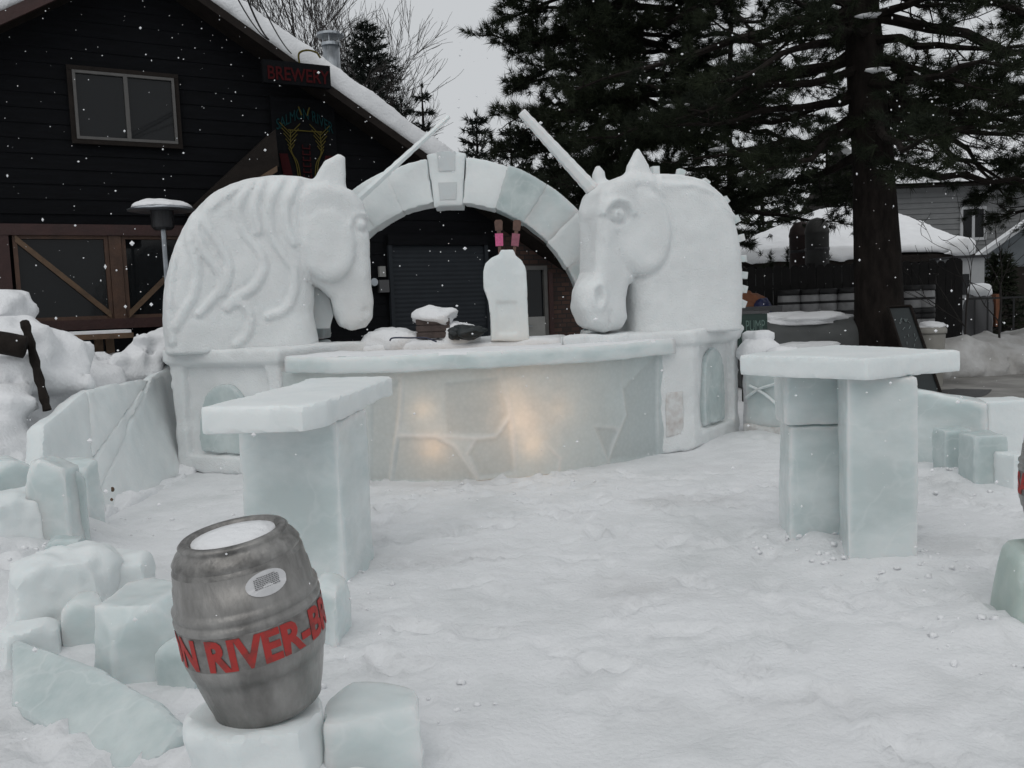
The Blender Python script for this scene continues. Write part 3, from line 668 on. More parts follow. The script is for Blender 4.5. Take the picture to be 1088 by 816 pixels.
# ---- horses
class Plane:
    def __init__(s, o, e):
        s.o = np.array((*o, 0.)); e = np.array((*e, 0.)); s.e = e/np.linalg.norm(e); s.n = np.array((s.e[1], -s.e[0], 0))   # n towards camera
    def uv(s, px, py):
        r = ray(px, py); c = np.array((0, 0, H)); t = (s.o-c).dot(s.n)/r.dot(s.n); p = c+r*t; return ((p-s.o).dot(s.e), p[2])
    def W(s, u, w_, v): return s.o+s.e*u+s.n*w_+np.array((0, 0, v))
    def pts(s, L): return [s.uv(*p) for p in L]
def horse(pl_, fn, lo, hi, h):
    V, Q = nets(fn, lo, hi, h)
    V2 = pl_.o+V[:, :1]*pl_.e+V[:, 1:2]*pl_.n+V[:, 2:3]*np.array((0, 0, 1.)); Q = Q[:, ::-1]
    return V2, Q
# left horse
HL = Plane((-2.3, 8.95), (.97, .24))
neck = HL.pts([tuple(p) for p in smooth_path([(180, 400), (178, 366), (176, 330), (179, 296), (189, 262), (205, 232), (228, 209), (258, 195), (292, 190), (328, 193), (352, 205)], 4)]+[(352, 260), (334, 300), (332, 330), (338, 362), (338, 400)])
head = HL.pts([(326, 200), (345, 197), (372, 207), (383, 219), (389, 240), (391, 270), (392, 300), (395, 322), (394, 338), (388, 347), (372, 351), (360, 346), (354, 332), (351, 318), (340, 308), (326, 300), (320, 280), (318, 250), (320, 215)])
ear = HL.pts([(327, 203), (334, 190), (344, 174), (359, 166), (366, 170), (366, 196), (368, 210), (350, 215)])
locks = [[(262, 197), (240, 215), (214, 240), (220, 268), (238, 292), (240, 312)], [(225, 216), (222, 238), (236, 262), (246, 280), (244, 300), (232, 316), (216, 333)],
         [(208, 232), (206, 260), (214, 285), (212, 310), (203, 328), (192, 346)], [(270, 197), (256, 225), (262, 250), (278, 272), (281, 290), (270, 308), (252, 318), (245, 328)],
         [(300, 195), (288, 220), (288, 250), (300, 272), (312, 290), (312, 312), (302, 330), (286, 336)], [(244, 326), (258, 322), (268, 335), (264, 355), (254, 364)],
         [(190, 262), (186, 300), (184, 335), (188, 362)], [(280, 196), (272, 225), (276, 250)], [(316, 196), (304, 225), (306, 250), (312, 262)]]
locks = [HL.pts([tuple(p) for p in smooth_path(l, 5)]) for l in locks]
def lhorse(u, w_, v):
    q = np.stack([u, w_, v], -1); aw = np.abs(w_)
    dn = sd_poly(u[:, 0, :], v[:, 0, :], neck)[:, None, :]; dn = np.broadcast_to(dn, u.shape)
    uN = (u-HL.uv(178, 300)[0])
    f = ext(dn, aw-.44, .24)
    dl = np.min([sd_line(u[:, 0, :], v[:, 0, :], l) for l in locks], axis=0)[:, None, :]
    f = f-(.026*np.clip((.047-dl)/.022, 0, 1)-.010*np.exp(-((dl-.060)/.018)**2))*np.clip((-dn)/.05, 0, 1)
    dh = np.broadcast_to(sd_poly(u[:, 0, :], v[:, 0, :], head)[:, None, :], u.shape)
    vt, vb = HL.uv(360, 210)[1], HL.uv(380, 350)[1]
    T = .17+.16*np.clip((v-vb)/(vt-vb), 0, 1)
    hd = ext(dh, (aw-.12-T), .11)
    cx, cv = HL.uv(347, 262)
    ck = ext((np.hypot((u-cx)/.27, (v-cv)/.37)-1)*.3, np.abs(aw-.30)-.16, .09)
    hd = smin(hd, ck, .012)
    f = f+.022*np.exp(-((dh-.012)/.018)**2)*(aw > .18)
    f = smin(f, hd, .012)
    ex, ev = HL.uv(381, 243)
    re = np.hypot(u-ex, v-ev)
    f = f-.03*np.clip((.05-re)/.02, 0, 1)*(aw > .1)+.022*np.exp(-((re-.07)/.018)**2)*(aw > .1)-.02*np.exp(-((re-.11)/.02)**2)*(aw > .1)*(v > ev-.03)
    nx, nv = HL.uv(386, 330); f = f+.03*np.exp(-(((u-nx)/.03)**2+((v-nv)/.05)**2))*(aw > .06)
    de = np.broadcast_to(sd_poly(u[:, 0, :], v[:, 0, :], ear)[:, None, :], u.shape)
    f = smin(f, ext(de, np.abs(aw-.17)-.075, .06), .04)
    return f+.006*fbm(q*5, 51)+.004*vnoise(q*22, 52)
b0 = HL.W(0, 0, 1.19)
hl = thing('horse_sculpture', 'carved snow horse head with wavy mane locks, facing right over the bar', 'sculpture', b0, 'carved unicorn heads')
lo = (min(p[0] for p in neck)-.05, -.52, 1.20); hi = (HL.uv(398, 300)[0]+.05, .52, HL.uv(355, 170)[1]+.05)
MB().add(*horse(HL, lhorse, lo, hi, .024)).build('horse_head', 'carved', hl, True)
P = HL.pts([(331, 302), (350, 316), (354, 335), (350, 349), (334, 349), (329, 325)])
MB().prism([HL.W(p[0], -.05, p[1]) for p in P][::-1], HL.n*.1).build('ice_brace', 'iceblue', hl)
def horn(pl_, a_, b_, wv, r0, r1, par, m_):
    A = pl_.W(*[pl_.uv(*a_)[0], wv, pl_.uv(*a_)[1]]); B = pl_.W(*[pl_.uv(*b_)[0], wv, pl_.uv(*b_)[1]])
    pts = [A+(B-A)*t for t in np.linspace(0, 1, 24)]; rr = [r0+(r1-r0)*t+.003*math.sin(t*60) for t in np.linspace(0, 1, 24)]
    MB().tube(pts, rr, 6).build('horn', m_, par)
horn(HL, (378, 214), (477, 124), 0, .044, .026, hl, 'icewhite')
# right horse
HR = Plane((1.43, 9.10), (.93, .30))
neckR = HR.pts([(664, 385), (664, 330), (660, 300)]+[tuple(p) for p in smooth_path([(662, 250), (664, 205), (676, 190), (705, 190), (733, 196), (752, 210), (766, 232), (773, 262), (776, 300), (775, 345)], 4)]+[(775, 385)])
headR = HR.pts([(634, 197), (656, 189), (680, 190), (695, 206), (702, 232), (699, 262), (688, 283), (668, 295), (655, 304), (653, 318), (656, 338), (649, 349), (628, 353), (611, 346), (603, 328), (606, 308), (615, 290), (617, 255), (617, 225), (622, 208)])
earR = HR.pts([(654, 200), (658, 180), (667, 161), (676, 174), (686, 198), (676, 205)])
earR2 = HR.pts([(634, 200), (634, 184), (639, 173), (646, 182), (649, 200)])
def rhorse(u, w_, v):
    q = np.stack([u, w_, v], -1); aw = np.abs(w_)
    B_ = lambda d: np.broadcast_to(d[:, None, :], u.shape)
    u2, v2 = u[:, 0, :], v[:, 0, :]
    f = ext(B_(sd_poly(u2, v2, neckR)), aw-.37, .20)
    crest = HR.pts([(690, 196), (720, 196), (745, 206), (762, 228)])
    f = f-.03*np.exp(-((B_(sd_line(u2, v2, crest))-.05)/.03)**2)*(w_ > .1)
    dh = B_(sd_poly(u2, v2, headR)); vt, vb = HR.uv(650, 200)[1], HR.uv(625, 346)[1]
    T = .15+.12*np.clip((v-vb)/(vt-vb), 0, 1)
    wo_ = w_-.22*np.clip((HR.uv(690, 240)[0]-u)/.9, 0, 1)      # muzzle turned to the viewer
    hd = ext(dh, np.abs(wo_)-.08-T, .12)
    cx, cv = HR.uv(667, 250); ck = ext((np.hypot((u-cx)/.30, (v-cv)/.42)-1)*.34, np.abs(w_-.26)-.16, .09)
    hd = smin(hd, ck, .010)
    f = smin(f, hd, .010)
    rck = np.hypot((u-cx)/.30, (v-cv)/.42); f = f+.020*np.exp(-((rck-1.04)/.06)**2)*(w_ > .1)*((u > cx-.1) | (v < cv))
    ex, ev = HR.uv(637, 233); re = np.hypot(u-ex, v-ev)
    re = np.hypot((u-ex)*.8, v-ev); fr_ = (w_ > .05)
    f = f-.045*np.clip((.058-re)/.02, 0, 1)*fr_+.025*np.exp(-((re-.022)/.016)**2)*fr_+.04*np.exp(-((re-.082)/.02)**2)*fr_-.04*np.exp(-((re-.135)/.026)**2)*fr_*(v > ev-.02)
    nx, nv = HR.uv(618, 316); rn = np.sqrt(((u-nx)/.05)**2+((v-nv)/.085)**2)
    f = f+.05*np.exp(-(rn/.75)**2)*(w_ > .05)-.022*np.exp(-((rn-1.4)/.35)**2)*(w_ > .05)
    mo = HR.pts([(631, 345), (632, 332)]); f = f+.03*np.exp(-(B_(sd_line(u2, v2, mo))/.018)**2)*(w_ > .05)
    f = smin(f, ext(B_(sd_poly(u2, v2, earR)), np.abs(w_-.20)-.075, .06), .05)
    f = smin(f, ext(B_(sd_poly(u2, v2, earR2)), np.abs(w_+.10)-.065, .055), .05)
    f = smin(f, np.sqrt(((u-nx+.02)/.15)**2+((v-nv)/.17)**2+((w_-.26)/.2)**2)*.15-.15, .05)
    f = f+.045*np.exp(-(rn/.8)**2)*(w_ > .2)
    return f+.006*fbm(q*5, 61)+.004*vnoise(q*22, 62)
hr = thing('horse_sculpture', 'carved snow horse head with smooth neck and ice studs, facing left', 'sculpture', HR.W(0, 0, 1.19), 'carved unicorn heads')
lo = (HR.uv(604, 300)[0]-.08, -.5, 1.20); hi = (HR.uv(785, 300)[0]+.1, .62, HR.uv(665, 168)[1]+.06)
MB().add(*horse(HR, rhorse, lo, hi, .024)).build('horse_head', 'carved', hr, True)
horn(HR, (631, 203), (554, 119), 0, .072, .044, hr, 'ice')
for k, (px, py) in enumerate(((696, 185), (722, 188), (747, 198), (767, 216), (778, 235), (783, 254), (785, 275), (786, 292), (786, 306), (785, 321))):
    u_, v_ = HR.uv(px, py); c = HR.W(u_, 0, v_); cen = HR.W(*[HR.uv(700, 280)[0], 0, HR.uv(700, 280)[1]]); d = (c-cen)/np.linalg.norm(c-cen)
    a_ = d*.075; b_ = np.cross(d, HR.n)*.036; n_ = HR.n*.036
    mb = MB(); mb.add([c+i*a_*(1 if i > 0 else 1.2)+j*b_+k2*n_ for i in (-1, 1) for j in (-1, 1) for k2 in (-1, 1)], [(0, 1, 3, 2), (4, 6, 7, 5), (0, 4, 5, 1), (2, 3, 7, 6), (0, 2, 6, 4), (1, 5, 7, 3)])
    mb.build('ice_stud', 'ice', hr)

# ---- arch
AX, AY, AZ, RI, RW = -.60, 9.68, 1.24, 1.38, .47
ar = thing('ice_arch', 'semicircular arch of cut ice blocks with a keystone between the two horses', 'arch', (AX, AY, 0))
RC = RI+RW/2; NB = 13
for k in range(NB):
    tm = math.pi*(k+.5)/NB; key = k == NB//2
    def fn(x, y, z, tm=tm, k=k, key=key):
        dx, dz = x-AX, z-AZ; r_ = np.hypot(dx, dz); t_ = np.arctan2(dz, dx)-tm; t_ = (t_+math.pi) % (2*math.pi)-math.pi
        wid = r_*np.abs(t_)-(r_*math.pi/NB/2*(.85 if key else 1.0))-.001
        rr = RC+(.0 if key else .008*math.sin(k*2.3)); hw = RW/2+(.045 if key else .006*math.sin(k*5.1))
        d = smax(np.abs(r_-rr)-hw, wid-.012, .005)
        q = np.stack([x, y, z], -1); return ext(d, np.abs(y-AY)-(.21 if key else .2+.006*math.sin(k*3.3)), .007)+.007*fbm(q*5, 70+k)
    c = np.array((AX+RC*math.cos(tm), AY, AZ+RC*math.sin(tm)))
    mm = {1: 'ice', 3: 'ice', 4: 'iceblue', 5: 'icewhite', 6: 'icewhite', 7: 'icewhite', 8: 'icewhite', 9: 'icewhite', 10: 'ice', 2: 'icewhite', 11: 'iceblue', 12: 'ice'}.get(k, 'icewhite')
    MB().net(fn, c-(.42, .27, .42), c+(.42, .27, .42), .027).build('keystone' if key else 'arch_block', mm, ar, True)
    if key:                 # clear ice let into the face
        e = np.array((-math.sin(tm), 0, math.cos(tm))); rad = np.array((math.cos(tm), 0, math.sin(tm)))
        for r0, r1 in (((RI+.02, RI+.20), (RI+.32, RI+.52)) if key else ((RI+.08, RI+.38),)):
            w0 = .085 if key else .13; mb = MB()
            mb.prism([np.array((AX, AY-.217 if key else AY-.207, AZ))+rad*a_+e*b_ for a_, b_ in ((r0, -w0), (r0, w0), (r1, w0*1.15), (r1, -w0*1.15))], (0, .05, 0))
            mb.build('clear_inset', 'iceblue', ar)
for sgn in (-1, 1):                          # straight feet below the springing
    MB().net(lambda x, y, z: ext(cpoly(x, y, rect(AX+sgn*RC, AY, RW, .4)), np.abs(z-AZ/2+.01)-AZ/2+.02, .02)+.007*fbm(np.stack([x, y, z], -1)*5, 90), (AX+sgn*RC-.25, AY-.22, 0), (AX+sgn*RC+.25, AY+.22, AZ), .035).build('pier', 'icewhite', ar, True)

# ---- bar
CUR = smooth_path([(-2.25, 8.22), (-1.75, 7.90), (-1.3, 7.71), (-.7, 7.60), (-.06, 7.64), (.5, 7.86), (1.0, 8.2), (1.47, 8.60)], 16)
SL = np.concatenate([[0], np.cumsum(np.linalg.norm(np.diff(CUR, axis=0), axis=1))]); BT = .975
TG = np.gradient(CUR, axis=0); TG /= np.linalg.norm(TG, axis=1)[:, None]; NR = np.stack([TG[:, 1], -TG[:, 0]], -1)
def bar_sz(px, py):
    r = ray(px, py); cr_ = CUR[:, 0]*r[1]-CUR[:, 1]*r[0]; i = int(np.where(np.sign(cr_[:-1]) != np.sign(cr_[1:]))[0][0]); t = cr_[i]/(cr_[i]-cr_[i+1])
    s = SL[i]+t*(SL[i+1]-SL[i]); y = CUR[i, 1]+t*(CUR[i+1, 1]-CUR[i, 1]); return s, H+r[2]*y/r[1]
def zpx(x, y): return (380+x*340/1088., 350+y*180/576.)
seams = [[(150, 160), (148, 250), (133, 360), (112, 520)], [(133, 360), (270, 365), (330, 400), (410, 510)], [(290, 365), (390, 372), (470, 365), (520, 300)], [(480, 140), (515, 250), (530, 360), (537, 500)],
         [(410, 505), (370, 425), (400, 375)], [(530, 490), (450, 505), (410, 510)], [(680, 500), (690, 440), (640, 390)], [(900, 200), (915, 290), (870, 390), (850, 450)], [(850, 450), (820, 370), (800, 330)], [(800, 330), (870, 335), (890, 345)], [(1018, 60), (1020, 430)], [(900, 70), (900, 200)]]
seams = [[bar_sz(*zpx(*p)) for p in l] for l in seams]
dark = [[(130, 365), (270, 365), (330, 400), (405, 515), (110, 520)], [(375, 425), (400, 375), (470, 365), (520, 300), (535, 490), (450, 505), (410, 508)], [(40, 250), (150, 160), (148, 250), (112, 520), (40, 520)], [(290, 180), (480, 160), (515, 290), (470, 365), (300, 360)], [(800, 330), (890, 335), (850, 450)], [(905, 200), (1018, 80), (1018, 430), (850, 450), (915, 290)]]
dark = [[bar_sz(*zpx(*p)) for p in l] for l in dark]
ns_, nz_ = int(SL[-1]/.014), int(BT/.014)
sv = np.linspace(0, SL[-1], ns_); zv = np.linspace(0, BT, nz_)
SS, ZZ = np.meshgrid(sv, zv, indexing='ij')
cx = np.interp(SS, SL, CUR[:, 0]); cy = np.interp(SS, SL, CUR[:, 1]); nx = np.interp(SS, SL, NR[:, 0]); nyy = np.interp(SS, SL, NR[:, 1])
dS = np.min([sd_line(SS, ZZ, l) for l in seams], axis=0); dD = np.min([sd_poly(SS, ZZ, l) for l in dark], axis=0)
off_ = .008*np.exp(-(dS/.016)**2)+.014*vnoise(np.stack([SS*3, ZZ*3, 0*SS], -1), 5)+.004*vnoise(np.stack([SS*14, ZZ*14, 0*SS], -1), 6)-.010*(dD < -.005)*np.clip(-dD/.03, 0, 1)
Vf = np.stack([cx+nx*off_, cy+nyy*off_, ZZ], -1).reshape(-1, 3); Vb = np.stack([cx-nx*.10, cy-nyy*.10, ZZ], -1).reshape(-1, 3)
ii, jj = np.meshgrid(np.arange(ns_-1), np.arange(nz_-1), indexing='ij'); a = (ii*nz_+jj).ravel()
fcs = np.stack([a, a+nz_, a+nz_+1, a+1], -1)
smid = dS[:-1, :-1].ravel(); dmid = dD[:-1, :-1].ravel(); mi = np.zeros(len(smid), int)
br = thing('ice_bar', 'curved ice bar counter lit warm from within, between the two snow plinths', 'bar counter', (-.06, 8.2, 0))
mb = MB()
for k in (0, 1, 2): mb.add(Vf, fcs[mi == k], k) if (mi == k).any() else None
o = mb.build('front_wall', 'bar1', br, True)
fz = np.exp(-(dS/(.017*(1+.5*vnoise(np.stack([SS*9, ZZ*9, 0*SS], -1), 14))))**2)*(.55+.45*vnoise(np.stack([SS*5, ZZ*5, 0*SS], -1), 12)); cz = np.clip(-dD/.02, 0, 1)
o.data.attributes.new('frost', 'FLOAT', 'POINT').data.foreach_set('value', np.clip(fz, 0, 1).ravel().astype(np.float32)); o.data.attributes.new('clear', 'FLOAT', 'POINT').data.foreach_set('value', cz.ravel().astype(np.float32))
# counter slab: swept along the same curve
prof = [(.09, -.0), (.10, .02), (.10, .12), (.085, .145), (.0, .152), (-.62, .152), (-.64, .13), (-.64, .01), (-.62, -.0)]
ex_ = np.vstack([CUR[8:], CUR[-1]+(CUR[-1]-CUR[-2])*2.]); nn = np.vstack([NR[8:], NR[-1]])
ss_ = np.linspace(0, len(ex_)-1, 150); cxy = np.stack([np.interp(ss_, np.arange(len(ex_)), ex_[:, k]) for k in (0, 1)], -1); nxy = np.stack([np.interp(ss_, np.arange(len(ex_)), nn[:, k]) for k in (0, 1)], -1)
pp = []
for (a_, b_), (c_, d_) in zip(prof, prof[1:]+prof[:1]):
    n_ = max(1, int(math.hypot(c_-a_, d_-b_)/.03))
    for k in range(n_): pp.append((a_+(c_-a_)*k/n_, b_+(d_-b_)*k/n_))
pp = np.array(pp); K = len(pp)
Vc = np.concatenate([np.stack([cxy[i, 0]+nxy[i, 0]*pp[:, 0], cxy[i, 1]+nxy[i, 1]*pp[:, 0], BT+.002+pp[:, 1]], -1) for i in range(150)])
Vc = Vc+np.stack([.012*fbm(Vc*3, 81), .012*fbm(Vc*3, 82), .010*fbm(Vc*3, 83)], -1)
Fc = [(i*K+j, (i+1)*K+j, (i+1)*K+(j+1) % K, i*K+(j+1) % K) for i in range(149) for j in range(K)]+[list(range(K)), list(range(149*K, 150*K))[::-1]]
topmi = [1 if 7 < 0 else 0]
mb = MB()
fm = np.array([Vc[list(f)].mean(0)[2] > BT+.14 for f in Fc[:-2]]+[False, False])
mb.add(Vc, [f for f, t in zip(Fc, fm) if not t], 0); mb.add(Vc, [f for f, t in zip(Fc, fm) if t], 1)
mb.build('counter_slab', ['ice', 'snow'], br, True)
# lamps inside
for k, (px, py, e_, dd) in enumerate(((554, 450, 17, .19), (460, 480, 10, .16), (450, 436, 2.5, .12), (566, 476, 5, .13), (596, 436, 2.5, .16), (545, 420, 2.5, .15))):
    s, z_ = bar_sz(px, py); x_ = np.interp(s, SL, CUR[:, 0])-np.interp(s, SL, NR[:, 0])*dd; y_ = np.interp(s, SL, CUR[:, 1])-np.interp(s, SL, NR[:, 1])*dd
    lb = bpy.data.lights.new('lamp_glow', 'POINT'); lb.energy = e_*.056; lb.color = (1, .55, .26); lb.shadow_soft_size = .05
    bl = MB(); bl.blob((x_, y_, z_), (.022, .022, .028), k, 0, 8); ob = bl.build('lamp', 'bulb', br, True)
    lo_ = bpy.data.objects.new('lamp_glow', lb); COL.objects.link(lo_); lo_.parent = br; lo_.location = np.array((x_, y_, z_))-OFF[br.name]+np.array((0, 0, .04))
# small loose bits of snow stuck on the bar front are part of the falling snow
# ---- back counter with clutter
mb = MB()
mb.net(lambda x, y, z: ext(cpoly(x, y, [(-1.7, 8.85), (.52, 8.85), (.6, 9.35), (-1.7, 9.35)]), np.abs(z-.585)-.585, .05)+.03*fbm(np.stack([x, y, z], -1)*3, 95), (-1.8, 8.75, 0), (.7, 9.45, 1.24), .035)
solo('back_counter', mb, 'snow', 'snow-covered back counter behind the curved ice bar', 'counter', smooth=True)
def snowlump(c, r, seed, name='snow_pile', label='', cat='snow', amp=.2):
    mb = MB(); mb.blob(c, r, seed, amp, 16); return solo(name, mb, 'snow', label, cat, smooth=True)
cp = YP(462, 347, 9.05)
cw, czb, czt = .34, YP(462, 359, 9.05)[2], YP(462, 338, 9.05)[2]
cr_ = thing('wooden_crate', 'small dark slatted crate capped with snow on the back counter', 'crate', (cp[0], cp[1], czb))
mb = MB()
for k in range(3): mb.box(cp[0]-.18, cp[0]+.16, cp[1]-.12, cp[1]+.12, czb+.005+k*.068, czb+.06+k*.068)
mb.box(cp[0]-.17, cp[0]+.15, cp[1]-.11, cp[1]+.11, czb, czt-.01); mb.build('slats', 'crate', cr_)
MB().blob((cp[0]+.0, cp[1], czt+.02), (.23, .16, .10), 4, .22, 16).build('snow_cap', 'snow', cr_, True)
c = YP(488, 352, 9.0); snowlump((c[0]-.01, c[1]+.06, 1.17), (.22, .17, YP(488, 340, 9.06)[2]-1.17), 8, label='white snow drift between the crate and the dark bag', cat='snow pile')
c = YP(418, 356, 9.0); snowlump((c[0], c[1]+.05, 1.15), (.32, .2, .17), 9, label='rough snow heap by the muzzle of the left horse', cat='snow pile')
c = YP(496, 353, 8.88); mb = MB(); mb.blob((c[0]+.02, c[1], c[2]+.005), (.16, .12, .075), 12, .35, 16).blob((c[0]-.12, c[1]-.02, c[2]-.01), (.07, .07, .06), 13, .35, 12)
solo('crumpled_bag', mb, 'bag', 'crumpled dark green-black bag left of the ice tap tower', 'bag', smooth=True)
mb = MB(); pts = [YP(x, y, 8.75) for x, y in ((414, 362), (418, 359), (436, 359), (452, 359), (464, 363))]; mb.tube(smooth_path(pts, 6), .009, 6)
solo('cable', mb, 'cord', 'dark blue cable lying on the snowy back of the bar', 'cable')
# ---- tap tower
tw = YP(540, 362, 9.0); tb = 1.15
tt = thing('tap_tower', 'pale bottle-shaped ice tap tower with two handles on the bar', 'beer tap', (tw[0], tw[1], tb))
LFT = [(522, 362), (521, 335), (518, 318), (514, 306), (514, 290), (516, 281), (523, 274), (530, 271), (532, 266)]; RGT = [(562, 362), (561, 335), (560, 315), (559, 300), (558, 285), (554, 277), (548, 272), (546, 266)]
prf = [((YP(*b, 9.)[0]-YP(*a, 9.)[0])/2, (YP(*a, 9.)[2]+YP(*b, 9.)[2])/2) for a, b in zip(LFT, RGT)]
TPL = Plane((tw[0], 9.0), (1, 0)); outl = TPL.pts(LFT+RGT[::-1])
V, Q = nets(lambda u, w_, v: ext(np.broadcast_to(sd_poly(u[:, 0, :], v[:, 0, :], outl)[:, None, :], u.shape), np.abs(w_)-.15-.02*(np.abs(v-1.35)<.0), .012)+.012*np.clip(np.minimum(.11-np.abs(u), .16-np.abs(v-1.38))/.012, 0, 1)*(w_ > 0)+.006*fbm(np.stack([u, w_, v], -1)*7, 101), (-.3, -.2, 1.1), (.3, .2, 2.15), .018)
MB().add(TPL.o+V[:, :1]*TPL.e+V[:, 1:2]*TPL.n+V[:, 2:3]*np.array((0, 0, 1.)), Q[:, ::-1]).build('ice_body', 'icewhite', tt, True)
for (px, py, cm, tl) in ((531, 268, 'pink', 0), (546, 268, 'mauve', .14)):
    p = YP(px, py+3, 9.0); a_ = np.array((tl, 0, 1.)); a_ /= np.linalg.norm(a_); e = np.array((a_[2], 0, -a_[0]))
    def hb_(s0, s1, w0, w1, d=.018): return [p+a_*s0-e*w0, p+a_*s0+e*w0, p+a_*s1+e*w1, p+a_*s1-e*w1]
    h_ = MB(); h_.prism([q-np.array((0, .016, 0)) for q in hb_(-.04, .246, .012, .02)], (0, .032, 0))
    h_.prism([q-np.array((0, .02, 0)) for q in [hb_(.246, .33, .036, .042)[0], hb_(.246, .33, .036, .042)[1], hb_(.246, .33, .036, .042)[2], hb_(.33, .35, .03, .028)[2], hb_(.33, .35, .03, .028)[3], hb_(.246, .33, .036, .042)[3]]], (0, .04, 0))
    hd_ = h_.build('tap_handle', 'brown', tt)
    MB().prism([q-np.array((0, .024, 0)) for q in hb_(.09, .214, .038, .04)], (0, .048, 0)).build('card', cm, hd_)
# ---- tables
t1 = thing('ice_table', 'ice bar table with tapering slab on a single thick leg, behind the left keg', 'table', (-1.15, 4.95, 0), 'ice bar tables')
mb = MB(); ice_prism(mb, [(-1.53, 4.32), (-1.02, 4.25), (-.93, 4.40), (-.80, 5.92), (-1.38, 6.02)], .93, 1.06, .010, .008, 3, 110, .018, k=.008); mb.build('tabletop', 'icewhite', t1, True)
mb = MB(); ice_prism(mb, [(-1.51, 4.78), (-.93, 4.62), (-.85, 5.12), (-1.42, 5.25)], -.02, .93, .010, .010, 2.2, 111, .02, k=.008); mb.build('leg', 'ice', t1, True)
t2 = thing('ice_table', 'ice bar table with square slab on two block legs, right of the bar', 'table', (1.95, 5.1, 0), 'ice bar tables')
mb = MB(); ice_prism(mb, [(1.355, 5.28), (1.86, 4.62), (2.54, 4.98), (2.2, 6.0)], 1.035, 1.16, .009, .006, 2.6, 112, .018, k=.006); mb.build('tabletop', 'icewhite', t2, True)
mb = MB(); ice_prism(mb, [(1.83, 4.80), (2.19, 4.76), (2.26, 5.13), (1.92, 5.18)], -.02, 1.034, .008, .008, 2, 113, .018, k=.006); mb.build('leg', 'ice', t2, True)
mb = MB(); ice_prism(mb, [(1.65, 5.26), (2.02, 5.22), (2.05, 5.55), (1.69, 5.6)], -.02, .722, .010, .009, 2.5, 114, .018, k=.006); ice_prism(mb, [(1.62, 5.25), (2.0, 5.21), (2.04, 5.55), (1.67, 5.6)], .722, 1.034, .010, .009, 2.5, 115, .018, k=.006); mb.build('leg', 'ice', t2, True)

# ---- left side wall of ice plates and rubble
def plate(P3, th, name, m_, label, group, seed, h=.03, amp=.012, r=.02):
    P3 = np.asarray(P3, float); c = P3.mean(0); r = min(r, .012); n_ = np.cross(P3[1]-P3[0], P3[2]-P3[0]); n_ /= np.linalg.norm(n_)
    if n_.dot(np.array((0, 0, H))-c) < 0: n_ = -n_
    e = P3[1]-P3[0]; e -= n_*e.dot(n_); e /= np.linalg.norm(e); g = np.cross(n_, e)
    uv = np.stack([(P3-c)@e, (P3-c)@g], -1)
    def fn(u, v, w_): return ext(np.broadcast_to(sd_poly(u[:, :, 0], v[:, :, 0], uv)[:, :, None], u.shape), np.abs(w_+th/2)-th/2, r)-.010+amp*fbm(np.stack([u, v, w_], -1)*4, seed)
    V, Q = nets(fn, (*uv.min(0), -th), (*uv.max(0), 0), h)
    mb = MB(); mb.add(c+V[:, :1]*e+V[:, 1:2]*g+V[:, 2:3]*n_, Q)
    return solo(name, mb, m_, label, 'ice', group, True)
_wa, _wb, _wc = np.array((-3.25, 6.45, 0)), np.array((-3.27, 8.5, 0)), np.array((-3.55, 7.4, .95)); _wn = np.cross(_wb-_wa, _wc-_wa)
def wl_(px, py):
    r = ray(px, py); c = np.array((0, 0, H)); return c+r*((_wa-c).dot(_wn)/r.dot(_wn))
xw = lambda px, py, x: (lambda r: np.array((x, r[1]*x/r[0], H+r[2]*x/r[0])))(ray(px, py))
A1, B1, C1, D1, E1, K1 = wl_(46, 452), wl_(93, 413), wl_(160, 402), wl_(188, 384), wl_(98, 487), wl_(88, 556)
B0, B2, A0 = wl_(84, 566), wl_(192, 506), wl_(40, 590)
gw = 'ice plates of the left side wall'
plate([B1, C1, E1], .12, 'ice_plate', 'icewhite', 'upper triangular ice plate in the left side wall, below the snow bank', gw, 121)
plate([C1, K1, E1], .11, 'ice_plate', 'icewhite', 'narrow slanting ice plate in the middle of the left side wall', gw, 122)
plate([C1, D1, B2, B0, K1], .135, 'ice_plate', 'icewhite', 'largest ice plate of the left side wall, against the left plinth', gw, 123)
plate([A1, B1, E1, K1, B0, A0], .12, 'ice_plate', 'icewhite', 'ragged ice plate at the near end of the left side wall', gw, 124)
mb = MB(); mb.add(np.array([(-3.3, 7.0, .06), (-3.27, 7.02, .05), (-3.29, 7.05, .02), (-3.3, 7.0, .02)])-np.array((-.06, 0, 0)), [(0, 1, 2, 3)]) if False else None
RB = 'ice rubble along the left edge'
def chunk(px, py, wpx, hpx, depth, yaw, label, m_='ice', seed=0, n=5, taper=.25, tilt=(0, 0), amp=.014, name='ice_chunk', group=RB, h=.018, ready=None):
    g = G(px, py); sc = g[1]/F; ww = wpx*sc*1.2; hh = hpx*sc; depth *= 1.3
    rg = random.Random(seed)
    zg = float(gh(np.array([g[0]]), np.array([g[1]+depth*.4]))[0]); hh += .45*max(zg, 0)
    P = []
    for k in range(n):
        t_ = 2*math.pi*(k+.3*rg.uniform(-1, 1))/n+yaw; P.append((g[0]+ww*.56*math.cos(t_), g[1]+depth*.5+depth*.56*math.sin(t_)))
    mb = MB(); ice_prism(mb, P, -.04, hh, .007, amp, 3.5, seed, h, k=.006, tilt=tilt, taper=taper, cuts=6)
    return solo(name, mb, m_, label, 'ice', group, True)
chunk(16, 500, 30, 68, .25, .7, 'upright column of ice at the far left below the snow bank', 'ice', 1, 4, .05)
chunk(14, 566, 60, 60, .4, .5, 'squat block of ice at the left edge under the upright column', 'icewhite', 2, 4, .15)
chunk(46, 606, 48, 108, .3, .9, 'tallest pointed ice slab left of the trodden floor', 'ice', 3, 4, .35)
